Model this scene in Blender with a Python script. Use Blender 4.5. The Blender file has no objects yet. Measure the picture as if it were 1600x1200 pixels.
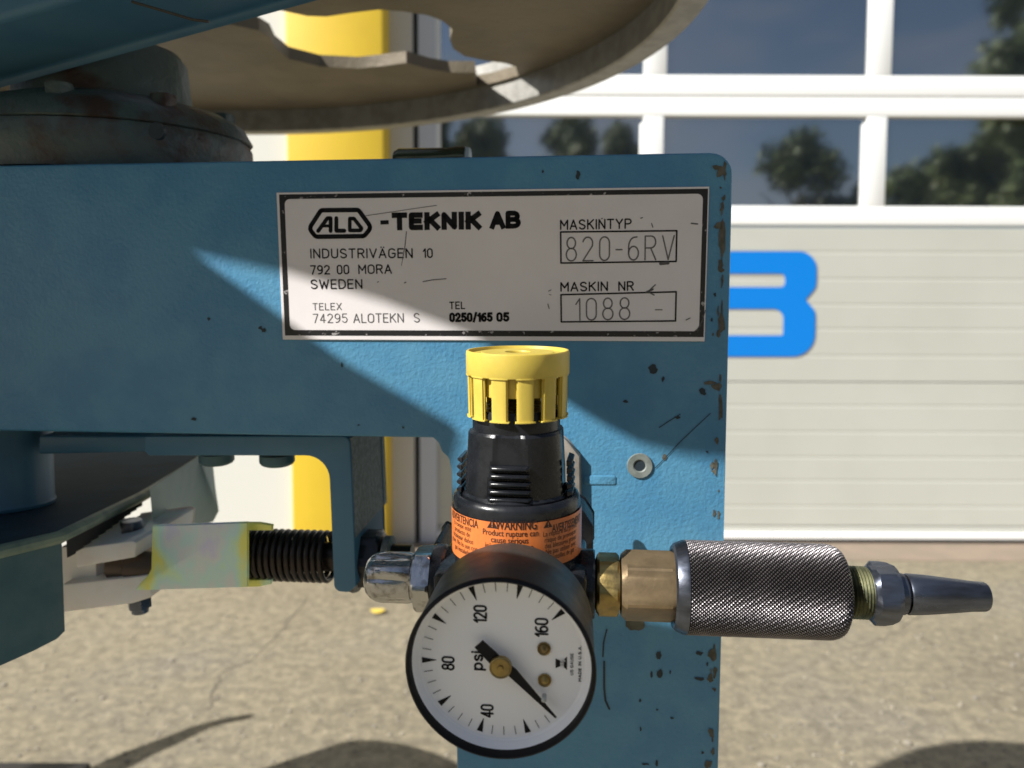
import bpy, bmesh, math, random
import numpy as np
from mathutils import Vector, Matrix, noise
random.seed(7); rng = np.random.default_rng(7)
S = bpy.context.scene
C = S.collection
R_ = math.radians

# ------------------------------------------------------------------ camera, sky, sun, exposure
EYE = Vector((0, 0, 1.0))
PITCH, ROLL, F = R_(3.7), R_(0.2), 1200.0
cam_d = bpy.data.cameras.new('camera'); cam = bpy.data.objects.new('camera', cam_d); C.objects.link(cam)
cam_d.lens = 27.0; cam_d.sensor_width = 36.0; cam_d.clip_start = 0.01; cam_d.clip_end = 500
cam.location = EYE
fw = Vector((0, math.cos(PITCH), -math.sin(PITCH))); up = Vector((0, math.sin(PITCH), math.cos(PITCH))); rt = Vector((1, 0, 0))
rt2 = rt * math.cos(ROLL) + up * math.sin(ROLL); up2 = up * math.cos(ROLL) - rt * math.sin(ROLL)
cam.matrix_world = Matrix.Translation(EYE) @ Matrix((rt2, up2, -fw)).transposed().to_4x4()
cam_d.dof.use_dof = True; cam_d.dof.focus_distance = 0.235; cam_d.dof.aperture_fstop = 16.0
S.camera = cam

AZ, TN = R_(60), 0.753
sun_dir = Vector((-math.sin(AZ), -math.cos(AZ), TN)).normalized()      # towards the sun
world = bpy.data.worlds.new('World'); S.world = world; world.use_nodes = True
wn, wl = world.node_tree.nodes, world.node_tree.links
wn.clear()
wo = wn.new('ShaderNodeOutputWorld'); bg = wn.new('ShaderNodeBackground'); bg.inputs['Strength'].default_value = 0.05
sky = wn.new('ShaderNodeTexSky'); sky.sky_type = 'NISHITA'; sky.sun_disc = False
sky.sun_elevation = math.asin(sun_dir.z); sky.sun_rotation = math.atan2(sun_dir.x, sun_dir.y)
sky.dust_density = 1.0; sky.air_density = 1.0
tc = wn.new('ShaderNodeTexCoord'); mp_ = wn.new('ShaderNodeMapping'); mp_.inputs['Scale'].default_value = (1.0, 1.0, 2.6)
nz = wn.new('ShaderNodeTexNoise'); nz.inputs['Scale'].default_value = 2.3; nz.inputs['Detail'].default_value = 7; nz.inputs['Roughness'].default_value = 0.55
cr = wn.new('ShaderNodeValToRGB'); cr.color_ramp.elements[0].position = 0.47; cr.color_ramp.elements[1].position = 0.66
cr.color_ramp.elements[1].color = (0.75, 0.75, 0.75, 1)
mx = wn.new('ShaderNodeMix'); mx.data_type = 'RGBA'; mx.inputs[7].default_value = (4.2, 4.5, 5.1, 1)
wl.new(tc.outputs['Generated'], mp_.inputs['Vector']); wl.new(mp_.outputs[0], nz.inputs['Vector']); wl.new(nz.outputs[0], cr.inputs[0])
wl.new(cr.outputs[0], mx.inputs[0]); wl.new(sky.outputs[0], mx.inputs[6]); wl.new(mx.outputs[2], bg.inputs['Color']); wl.new(bg.outputs[0], wo.inputs['Surface'])
sd = bpy.data.lights.new('sun', 'SUN'); sd.energy = 5.0; sd.angle = R_(0.53); sd.color = (1.0, 0.975, 0.93)
so = bpy.data.objects.new('sun', sd); C.objects.link(so); so.rotation_euler = sun_dir.to_track_quat('Z', 'Y').to_euler(); so.location = (-8, -10, 8)
S.view_settings.view_transform = 'Standard'; S.view_settings.look = 'None'; S.view_settings.gamma = 1; S.view_settings.exposure = 0.68
S.view_settings.use_curve_mapping = False
S.render.engine = 'CYCLES'

# ------------------------------------------------------------------ frames: world rays and the leaning machine frame (u right, w up, n out of its face)
def ray(px, py): return rt2 * ((px - 800) / F) + up2 * (-(py - 600) / F) + fw
def onY(px, py, Y):
    d = ray(px, py); return EYE + d * (Y / d.y)
def onZ(px, py, z):
    d = ray(px, py); return EYE + d * ((z - 1.0) / d.z)
yaw, tilt = R_(-5.25), R_(-4.0)
Nn = Vector((math.sin(yaw), -math.cos(yaw) * math.cos(tilt), math.sin(tilt))).normalized()
Uu = Vector((math.cos(yaw), math.sin(yaw), 0)); Uu = (Uu - Nn * Uu.dot(Nn)).normalized()
Ww = Nn.cross(Uu)
d0 = ray(800, 600); ORI = EYE + d0 * (0.285 / d0.y)
def MP(u, w, n): return ORI + Uu * u + Ww * w + Nn * n
def uw(px, py, n=0.0):
    d = ray(px, py); t = ((ORI - EYE).dot(Nn) + n) / d.dot(Nn); q = EYE + d * t - ORI
    return q.dot(Uu), q.dot(Ww)
def un(px, py, w):
    d = ray(px, py); t = ((ORI - EYE).dot(Ww) + w) / d.dot(Ww); q = EYE + d * t - ORI
    return q.dot(Uu), q.dot(Nn)
def su(px, py, n): return uw(px, py, n)[0]
def sw(px, py, n): return uw(px, py, n)[1]

# ------------------------------------------------------------------ materials
MATS = {}
def mat(name, col, rough=0.5, metal=0.0, col2=None, vs=40.0, lo=0.4, hi=0.6, bump=0.0, bs=200.0, spec=0.5, detail=4.0, rvar=0.0, coat=0.0, aniso=None, stretch=(1, 1, 1), ior=None, bdist=0.001):
    m = bpy.data.materials.new(name); m.use_nodes = True
    nt = m.node_tree; b = nt.nodes['Principled BSDF']
    b.inputs['Base Color'].default_value = (*col, 1); b.inputs['Roughness'].default_value = rough; b.inputs['Metallic'].default_value = metal
    b.inputs['Specular IOR Level'].default_value = spec; b.inputs['Coat Weight'].default_value = coat
    if ior: b.inputs['IOR'].default_value = ior
    t = nt.nodes.new('ShaderNodeTexCoord'); mpg = nt.nodes.new('ShaderNodeMapping'); mpg.inputs['Scale'].default_value = stretch
    nt.links.new(t.outputs['Object'], mpg.inputs[0])
    def nse(scale, det=detail, ro=0.6):
        n = nt.nodes.new('ShaderNodeTexNoise'); n.inputs['Scale'].default_value = scale; n.inputs['Detail'].default_value = det; n.inputs['Roughness'].default_value = ro
        nt.links.new(mpg.outputs[0], n.inputs['Vector']); return n
    if col2 is not None:
        n = nse(vs); r = nt.nodes.new('ShaderNodeMapRange'); r.inputs[1].default_value = lo; r.inputs[2].default_value = hi
        nt.links.new(n.outputs[0], r.inputs[0])
        x = nt.nodes.new('ShaderNodeMix'); x.data_type = 'RGBA'; x.inputs[6].default_value = (*col, 1); x.inputs[7].default_value = (*col2, 1)
        nt.links.new(r.outputs[0], x.inputs[0]); nt.links.new(x.outputs[2], b.inputs['Base Color'])
    if rvar:
        n = nse(vs * 2.3); r = nt.nodes.new('ShaderNodeMapRange'); r.inputs[1].default_value = 0.3; r.inputs[2].default_value = 0.7
        r.inputs[3].default_value = max(0.02, rough - rvar); r.inputs[4].default_value = rough + rvar
        nt.links.new(n.outputs[0], r.inputs[0]); nt.links.new(r.outputs[0], b.inputs['Roughness'])
    if bump:
        n = nse(bs, 3.0); bp = nt.nodes.new('ShaderNodeBump'); bp.inputs['Strength'].default_value = bump; bp.inputs['Distance'].default_value = bdist
        nt.links.new(n.outputs[0], bp.inputs['Height']); nt.links.new(bp.outputs[0], b.inputs['Normal'])
    MATS[name] = m; return m
blue = mat('blue_paint', (0.066, 0.225, 0.385), 0.36, col2=(0.084, 0.256, 0.405), vs=55, bump=0.62, bs=680, bdist=0.0005, rvar=0.06, spec=0.5)
bluedk = mat('blue_paint_smooth', (0.055, 0.160, 0.265), 0.42, col2=(0.072, 0.185, 0.28), vs=30, bump=0.2, bs=500, bdist=0.0003)
teal = mat('blue_green_paint', (0.06, 0.13, 0.155), 0.5, col2=(0.085, 0.165, 0.18), vs=45, bump=0.3, bs=400, bdist=0.0003)
palegreen = mat('pale_green_paint', (0.26, 0.33, 0.31), 0.55, col2=(0.31, 0.375, 0.345), vs=40)
hubm = mat('worn_green_paint', (0.075, 0.105, 0.10), 0.42, col2=(0.06, 0.036, 0.026), vs=34, lo=0.5, hi=0.62, bump=0.5, bs=150, bdist=0.002)
chip = mat('bare_rusty_metal', (0.062, 0.058, 0.040), 0.7, col2=(0.11, 0.105, 0.08), vs=300)
chipd = mat('dark_paint_mark', (0.014, 0.026, 0.035), 0.6)
iron = mat('cast_wheel_metal', (0.20, 0.165, 0.115), 0.6, 0.3, col2=(0.13, 0.108, 0.075), vs=14, lo=0.35, hi=0.7, bump=0.4, bs=120, bdist=0.002)
rimm = mat('wheel_rim_metal', (0.34, 0.33, 0.30), 0.5, 0.35, col2=(0.26, 0.25, 0.225), vs=60, bump=0.25, bs=700, bdist=0.0008)
black = mat('black_plastic', (0.007, 0.008, 0.010), 0.27, col2=(0.014, 0.015, 0.018), vs=120, rvar=0.06, spec=0.38, bump=0.1, bs=900, bdist=0.0003)
yellow = mat('yellow_plastic', (0.62, 0.475, 0.085), 0.42, col2=(0.56, 0.425, 0.07), vs=90, bump=0.08, bs=500, bdist=0.0003)
yellow.node_tree.nodes['Principled BSDF'].inputs['Subsurface Weight'].default_value = 0.15
yellow.node_tree.nodes['Principled BSDF'].inputs['Subsurface Radius'].default_value = (0.003, 0.002, 0.0006)
yellow.node_tree.nodes['Principled BSDF'].inputs['Subsurface Scale'].default_value = 0.6
orange = mat('orange_label_paper', (0.70, 0.19, 0.045), 0.36, col2=(0.62, 0.165, 0.04), vs=160, coat=0.2)
inkbrown = mat('label_ink', (0.035, 0.012, 0.008), 0.5)
ink = mat('black_ink', (0.006, 0.006, 0.008), 0.45, spec=0.2)
inkgrey = mat('engraved_line', (0.13, 0.12, 0.12), 0.55)
inkthin = mat('faded_ink', (0.09, 0.085, 0.085), 0.55)
platem = mat('anodised_plate', (0.77, 0.73, 0.73), 0.40, 0.05, col2=(0.72, 0.68, 0.68), vs=35, lo=0.35, hi=0.7)
platefr = mat('plate_black_border', (0.012, 0.012, 0.014), 0.35, col2=(0.35, 0.33, 0.33), vs=380, lo=0.63, hi=0.66)
dialm = mat('dial_white', (0.90, 0.91, 0.94), 0.4)
casem = mat('gauge_case_metal', (0.026, 0.032, 0.031), 0.46, 0.05, col2=(0.040, 0.042, 0.037), vs=90, rvar=0.07)
brass = mat('brass', (0.40, 0.29, 0.10), 0.38, 0.85, col2=(0.20, 0.15, 0.07), vs=160, lo=0.35, hi=0.7, bump=0.25, bs=700, bdist=0.0003, rvar=0.1)
bronze = mat('dull_bronze', (0.30, 0.22, 0.125), 0.46, 0.7, col2=(0.20, 0.145, 0.085), vs=150, lo=0.35, hi=0.7, bump=0.2, bs=800, bdist=0.0003)
zbrass = mat('greenish_brass', (0.22, 0.22, 0.12), 0.45, 0.75, col2=(0.08, 0.085, 0.05), vs=200)
steel = mat('bright_steel', (0.50, 0.49, 0.48), 0.20, 1.0, col2=(0.22, 0.20, 0.18), vs=260, lo=0.5, hi=0.68, bump=0.35, bs=420, bdist=0.0005)
dksteel = mat('dark_steel', (0.145, 0.16, 0.20), 0.32, 0.92, col2=(0.06, 0.062, 0.07), vs=140, lo=0.4, hi=0.7, bump=0.2, bs=500, bdist=0.0003, rvar=0.08, stretch=(0.25, 1, 1))
knurlm = mat('knurled_steel', (0.29, 0.27, 0.28), 0.42, 0.85, col2=(0.19, 0.175, 0.185), vs=90)
_nt = knurlm.node_tree; _b = _nt.nodes['Principled BSDF']; _at = _nt.nodes.new('ShaderNodeAttribute'); _at.attribute_name = 'valley_shade'  # shade of the knurl valleys painted in by darkening the base colour
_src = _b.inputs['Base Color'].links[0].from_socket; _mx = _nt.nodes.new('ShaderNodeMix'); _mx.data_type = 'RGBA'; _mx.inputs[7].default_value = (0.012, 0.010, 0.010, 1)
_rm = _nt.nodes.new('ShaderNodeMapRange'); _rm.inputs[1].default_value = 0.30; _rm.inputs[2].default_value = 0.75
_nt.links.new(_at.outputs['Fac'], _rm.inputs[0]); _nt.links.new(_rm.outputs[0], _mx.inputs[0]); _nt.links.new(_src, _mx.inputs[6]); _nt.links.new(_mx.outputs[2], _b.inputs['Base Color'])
springm = mat('oiled_spring_steel', (0.045, 0.036, 0.03), 0.3, 0.7)
nutm = mat('black_nut_steel', (0.035, 0.035, 0.036), 0.3, 0.7, bump=0.3, bs=300, bdist=0.0005)
nylon = mat('white_nylon', (0.86, 0.84, 0.83), 0.4, col2=(0.76, 0.70, 0.63), vs=45, lo=0.45, hi=0.75)
nylon.node_tree.nodes['Principled BSDF'].inputs['Subsurface Weight'].default_value = 0.2
nylon.node_tree.nodes['Principled BSDF'].inputs['Subsurface Scale'].default_value = 0.004
galv = mat('speckled_cast_metal', (0.26, 0.27, 0.25), 0.6, 0.2, col2=(0.16, 0.17, 0.155), vs=450, lo=0.4, hi=0.6, bump=0.5, bs=500, bdist=0.001)
greymount = mat('bracket_grey', (0.40, 0.36, 0.31), 0.5, 0.3, col2=(0.30, 0.27, 0.23), vs=200)
rollm = mat('dark_green_enamel', (0.10, 0.10, 0.055), 0.16, 0.6)
endm = mat('roller_end', (0.55, 0.60, 0.57), 0.5)
rubber = mat('black_rubber', (0.02, 0.018, 0.017), 0.7)
# zinc passivated plate: rainbow tones
zinc = mat('rainbow_zinc', (0.6, 0.6, 0.6), 0.30, 0.12)
nt = zinc.node_tree; b = nt.nodes['Principled BSDF']
t = nt.nodes.new('ShaderNodeTexCoord'); mpg = nt.nodes.new('ShaderNodeMapping'); mpg.inputs['Scale'].default_value = (30, 30, 22)
n1 = nt.nodes.new('ShaderNodeTexNoise'); n1.inputs['Scale'].default_value = 1.5; n1.inputs['Detail'].default_value = 3
r1 = nt.nodes.new('ShaderNodeValToRGB'); el = r1.color_ramp.elements
el[0].position = 0.28; el[0].color = (0.92, 0.90, 0.22, 1); el[1].position = 0.72; el[1].color = (0.92, 0.60, 0.62, 1)
for p_, c_ in ((0.37, (0.72, 0.95, 0.62, 1)), (0.44, (0.66, 0.90, 0.84, 1)), (0.51, (0.80, 0.85, 0.82, 1)), (0.57, (0.76, 0.74, 0.90, 1)), (0.65, (0.88, 0.86, 0.70, 1))):
    e = el.new(p_); e.color = c_
nt.links.new(t.outputs['Object'], mpg.inputs[0]); nt.links.new(mpg.outputs[0], n1.inputs['Vector']); sx_ = nt.nodes.new('ShaderNodeSeparateXYZ'); nt.links.new(t.outputs['Object'], sx_.inputs[0])
def mth(op, a, v=None):
    q_ = nt.nodes.new('ShaderNodeMath'); q_.operation = op
    for i_, x_ in enumerate((a, v)):
        if x_ is None: continue
        if isinstance(x_, (int, float)): q_.inputs[i_].default_value = x_
        else: nt.links.new(x_, q_.inputs[i_])
    return q_.outputs[0]
ed_ = mth('MULTIPLY', mth('POWER', mth('MINIMUM', mth('DIVIDE', mth('ABSOLUTE', mth('SUBTRACT', sx_.outputs[0], .0015)), .019), 1.1), 4.0), .15)   # the tint turns yellow towards the cut edges
nt.links.new(mth('SUBTRACT', n1.outputs[0], ed_), r1.inputs[0]); nt.links.new(r1.outputs[0], b.inputs['Base Color'])
n2 = nt.nodes.new('ShaderNodeTexNoise'); n2.inputs['Scale'].default_value = 260; m2 = nt.nodes.new('ShaderNodeMapping'); m2.inputs['Scale'].default_value = (1, 1, 0.12)
nt.links.new(t.outputs['Object'], m2.inputs[0]); nt.links.new(m2.outputs[0], n2.inputs['Vector'])
bp = nt.nodes.new('ShaderNodeBump'); bp.inputs['Strength'].default_value = 0.6; bp.inputs['Distance'].default_value = 0.0005
nt.links.new(n2.outputs[0], bp.inputs['Height']); nt.links.new(bp.outputs[0], b.inputs['Normal'])
# building and ground
doorw = mat('door_white_paint', (0.505, 0.51, 0.46), 0.45, col2=(0.475, 0.48, 0.43), vs=1.2)
framew = mat('frame_white_paint', (0.82, 0.83, 0.82), 0.4)
sealm = mat('seal_grey', (0.05, 0.05, 0.05), 0.8)
jambg = mat('jamb_grey_paint', (0.62, 0.61, 0.60), 0.5)
jambb = mat('jamb_shade_blue', (0.55, 0.59, 0.68), 0.45)  # bluish shade tone of a white strip put into the base colour
wallw = mat('wall_cream_paint', (0.66, 0.655, 0.60), 0.7, bump=0.2, bs=60)
posty = mat('post_yellow_paint', (0.72, 0.50, 0.035), 0.5, col2=(0.68, 0.47, 0.035), vs=3)
letterb = mat('letter_blue', (0.0, 0.20, 0.68), 0.4)
glass = mat('window_glass', (0.010, 0.013, 0.020), 0.045, spec=1.0, ior=2.9, bump=0.03, bs=1.3, bdist=0.02)
clear = bpy.data.materials.new('gauge_lens'); clear.use_nodes = True
ground_m = bpy.data.materials.new('ground_asphalt'); ground_m.use_nodes = True
nt = ground_m.node_tree; b = nt.nodes['Principled BSDF']; b.inputs['Roughness'].default_value = 0.9; b.inputs['Specular IOR Level'].default_value = 0.2
t = nt.nodes.new('ShaderNodeTexCoord')
def gn(kind, sc, **k):
    n = nt.nodes.new(kind); n.inputs['Scale'].default_value = sc; nt.links.new(t.outputs['Object'], n.inputs['Vector'])
    for a, v in k.items(): n.inputs[a].default_value = v
    return n
def ramp(src, stops):
    r = nt.nodes.new('ShaderNodeValToRGB'); e = r.color_ramp.elements
    e[0].position, e[0].color = stops[0][0], (*stops[0][1], 1); e[1].position, e[1].color = stops[-1][0], (*stops[-1][1], 1)
    for p_, c_ in stops[1:-1]:
        q = e.new(p_); q.color = (*c_, 1)
    nt.links.new(src, r.inputs[0]); return r
def mixc(f, a, b_, mode='MIX'):
    x = nt.nodes.new('ShaderNodeMix'); x.data_type = 'RGBA'; x.blend_type = mode
    if isinstance(f, float): x.inputs[0].default_value = f
    else: nt.links.new(f, x.inputs[0])
    nt.links.new(a, x.inputs[6]); nt.links.new(b_, x.inputs[7]); return x.outputs[2]
big = gn('ShaderNodeTexNoise', 1.6, Detail=5.0)
base = ramp(big.outputs[0], [(0.3, (0.225, 0.195, 0.140)), (0.5, (0.268, 0.233, 0.165)), (0.72, (0.245, 0.218, 0.168))])
fine = gn('ShaderNodeTexNoise', 26, Detail=7.0, Roughness=0.75)
fr = ramp(fine.outputs[0], [(0.32, (0.48, 0.48, 0.49)), (0.5, (0.88, 0.88, 0.88)), (0.68, (1.5, 1.47, 1.38))])
c1 = mixc(0.8, base.outputs[0], fr.outputs[0], 'MULTIPLY')
vor = gn('ShaderNodeTexVoronoi', 55); vr = ramp(vor.outputs['Distance'], [(0.12, (1, 1, 1)), (0.3, (0, 0, 0))])
vcol = ramp(vor.outputs['Color'], [(0.2, (0.20, 0.18, 0.15)), (0.6, (0.45, 0.39, 0.29)), (0.9, (0.70, 0.64, 0.50))])
c2 = mixc(vr.outputs[0], c1, vcol.outputs[0])
c3 = mixc(0.3, c1, c2)
nt.links.new(c3, b.inputs['Base Color'])
bpn = nt.nodes.new('ShaderNodeBump'); bpn.inputs['Strength'].default_value = 0.55; bpn.inputs['Distance'].default_value = 0.012
nt.links.new(fine.outputs[0], bpn.inputs['Height']); nt.links.new(bpn.outputs[0], b.inputs['Normal'])
apron_m = mat('apron_concrete', (0.28, 0.215, 0.162), 0.9, col2=(0.245, 0.195, 0.145), vs=6, bump=0.5, bs=60, bdist=0.006)
leafm = mat('leaf_green', (0.085, 0.12, 0.04), 0.6, col2=(0.13, 0.16, 0.05), vs=0.8)
barkm = mat('bark', (0.10, 0.08, 0.06), 0.9)
yleaf = mat('yellow_leaf', (0.75, 0.55, 0.10), 0.6)
bldg = mat('render_wall', (0.45, 0.43, 0.38), 0.8)

# ------------------------------------------------------------------ helpers
def sharpen(bm, ang=33):
    a = R_(ang)
    bm.normal_update()
    for f in bm.faces: f.smooth = True
    for e in bm.edges:
        if len(e.link_faces) == 2: e.smooth = e.calc_face_angle(0) < a
def link(name, bm, m, parent=None, ang=33, kind=None, flat=False, fixn=True):
    if fixn: bmesh.ops.recalc_face_normals(bm, faces=bm.faces)
    if not flat: sharpen(bm, ang)
    me = bpy.data.meshes.new(name)
    if parent is not None: off = parent['_loc'] if '_loc' in parent else (0, 0, 0)
    else:
        lo = [min(v.co[i] for v in bm.verts) for i in range(3)]; hi = [max(v.co[i] for v in bm.verts) for i in range(3)]
        off = ((lo[0] + hi[0]) / 2, (lo[1] + hi[1]) / 2, lo[2])
    off = Vector(off)
    for v in bm.verts: v.co -= off
    bm.to_mesh(me); bm.free()
    me.materials.append(m)
    o = bpy.data.objects.new(name, me); C.objects.link(o)
    LOC[o.name] = off
    if parent is not None: o.parent = parent
    else: o.location = off
    o['_loc'] = list(off)
    if kind: o['kind'] = kind
    return o
LOC = {}
def thing(name, label, cat, loc, group=None):
    o = bpy.data.objects.new(name, None); C.objects.link(o); o.location = loc; o['_loc'] = list(loc); o.empty_display_size = 0.02
    o['label'] = label; o['category'] = cat
    if group: o['group'] = group
    return o
def tag(o, label, cat, group=None):
    o['label'] = label; o['category'] = cat
    if group: o['group'] = group
    return o
def prism(poly, n0, n1, bev=0.0, seg=3, P=MP, bm=None, angmin=50):
    """polygon in (u,w), extruded from n0 to n1 (n1 nearer the camera); bevel on its front and back rims."""
    b = bmesh.new()
    a = [b.verts.new((x, y, n0)) for x, y in poly]; c = [b.verts.new((x, y, n1)) for x, y in poly]
    k = len(poly)
    f0 = b.faces.new(a); f1 = b.faces.new(c)
    for i in range(k): b.faces.new((a[i], a[(i + 1) % k], c[(i + 1) % k], c[i]))
    if bev:
        b.normal_update()
        es = [e for e in b.edges if e.calc_face_angle(0) > R_(angmin)]
        bmesh.ops.bevel(b, geom=es, offset=bev, segments=seg, affect='EDGES', profile=0.5, clamp_overlap=True)
    for v in b.verts: v.co = P(*v.co)
    if bm is None: return b
    join(bm, b); return bm
def join(dst, src):
    me = bpy.data.meshes.new('tmp'); src.to_mesh(me); src.free(); dst.from_mesh(me); bpy.data.meshes.remove(me)
def box3(x0, x1, y0, y1, z0, z1, P=lambda *a: Vector(a), bev=0.0, seg=2, bm=None):
    b = bmesh.new(); bmesh.ops.create_cube(b, size=1)
    for v in b.verts: v.co = Vector(((x0 + x1) / 2 + v.co.x * (x1 - x0), (y0 + y1) / 2 + v.co.y * (y1 - y0), (z0 + z1) / 2 + v.co.z * (z1 - z0)))
    if bev: bmesh.ops.bevel(b, geom=b.edges[:], offset=bev, segments=seg, affect='EDGES', profile=0.5)
    for v in b.verts: v.co = P(*v.co)
    if bm is None: return b
    join(bm, b); return bm
def rounded(pts, rad, k=6):
    """round the corners of a polygon; rad is one number or a list."""
    out = []; n = len(pts)
    for i, p in enumerate(pts):
        r = rad[i] if isinstance(rad, (list, tuple)) else rad
        p = Vector(p); a = Vector(pts[i - 1]) - p; c = Vector(pts[(i + 1) % n]) - p
        if r <= 0: out.append(tuple(p)); continue
        ang = a.angle(c); d = min(r / math.tan(ang / 2), a.length * .49, c.length * .49); r2 = d * math.tan(ang / 2)
        a.normalize(); c.normalize(); cen = p + (a + c).normalized() * (r2 / math.sin(ang / 2))
        s = p + a * d - cen; e = p + c * d - cen
        tot = s.angle(e); sgn = 1 if s.x * e.y - s.y * e.x > 0 else -1
        for j in range(k + 1):
            t_ = sgn * tot * j / k; q = Vector((s.x * math.cos(t_) - s.y * math.sin(t_), s.x * math.sin(t_) + s.y * math.cos(t_))); out.append(tuple(cen + q))
    return out
def lathe(prof, org, ax, segs=48, poly=0, apo=None, phase=0.0, bm=None, ref=None, mod=None, caps=True):
    """profile [(t,r)] along axis ax from org; poly/apo cut flats on it (a chamfered nut)."""
    ax = ax.normalized(); ref = (ref or Vector((0.13, 0.2, 1))); e1 = (ref - ax * ref.dot(ax)).normalized(); e2 = ax.cross(e1)
    b = bmesh.new() if bm is None else bm
    rings = []
    for t_, r in prof:
        ring = []
        for i in range(segs):
            th = 2 * math.pi * i / segs; rr = r
            if poly:
                a = (th + phase) % (2 * math.pi / poly) - math.pi / poly
                rr = min(r, apo / math.cos(a))
            if mod: rr = mod(th, t_, rr)
            ring.append(b.verts.new(org + ax * t_ + (e1 * math.cos(th) + e2 * math.sin(th)) * rr))
        rings.append(ring)
    for p, q in zip(rings, rings[1:]):
        for i in range(segs): b.faces.new((p[i], p[(i + 1) % segs], q[(i + 1) % segs], q[i]))
    if caps:
        if prof[0][1] > 1e-6: b.faces.new(rings[0])
        if prof[-1][1] > 1e-6: b.faces.new(list(reversed(rings[-1])))
    return b
def tube(path, r, segs=10, bm=None, closed=False):
    b = bmesh.new() if bm is None else bm
    rings = []; n = len(path); prev = None
    for i, p in enumerate(path):
        d = (path[min(i + 1, n - 1)] - path[max(i - 1, 0)]).normalized()
        if prev is None:
            h = Vector((0, 0, 1)) if abs(d.z) < .9 else Vector((1, 0, 0)); e1 = (h - d * h.dot(d)).normalized()
        else: e1 = (prev - d * prev.dot(d)).normalized()
        prev = e1; e2 = d.cross(e1); rr = r[i] if isinstance(r, (list, tuple)) else r
        rings.append([b.verts.new(p + (e1 * math.cos(2 * math.pi * j / segs) + e2 * math.sin(2 * math.pi * j / segs)) * rr) for j in range(segs)])
    for p, q in zip(rings, rings[1:]):
        for j in range(segs): b.faces.new((p[j], p[(j + 1) % segs], q[(j + 1) % segs], q[j]))
    b.faces.new(rings[0]); b.faces.new(list(reversed(rings[-1])))
    return b
def fill2d(outer, holes, P, n0, n1, name='tmpc'):
    """outline with holes, filled and extruded between n0 and n1 through P(x,y,n)."""
    cu = bpy.data.curves.new(name, 'CURVE'); cu.dimensions = '2D'; cu.fill_mode = 'BOTH'
    for pts in [outer] + holes:
        sp = cu.splines.new('POLY'); sp.points.add(len(pts) - 1); sp.use_cyclic_u = True
        for i, (x, y) in enumerate(pts): sp.points[i].co = (x, y, 0, 1)
    cu.extrude = abs(n1 - n0) / 2
    ob = bpy.data.objects.new(name, cu); C.objects.link(ob)
    dg = bpy.context.evaluated_depsgraph_get(); me = ob.evaluated_get(dg).to_mesh()
    b = bmesh.new(); b.from_mesh(me); ob.evaluated_get(dg).to_mesh_clear()
    bpy.data.objects.remove(ob); bpy.data.curves.remove(cu)
    bmesh.ops.remove_doubles(b, verts=b.verts[:], dist=1e-6)
    mid = (n0 + n1) / 2
    for v in b.verts: v.co = P(v.co.x, v.co.y, v.co.z + mid)
    return b

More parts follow.
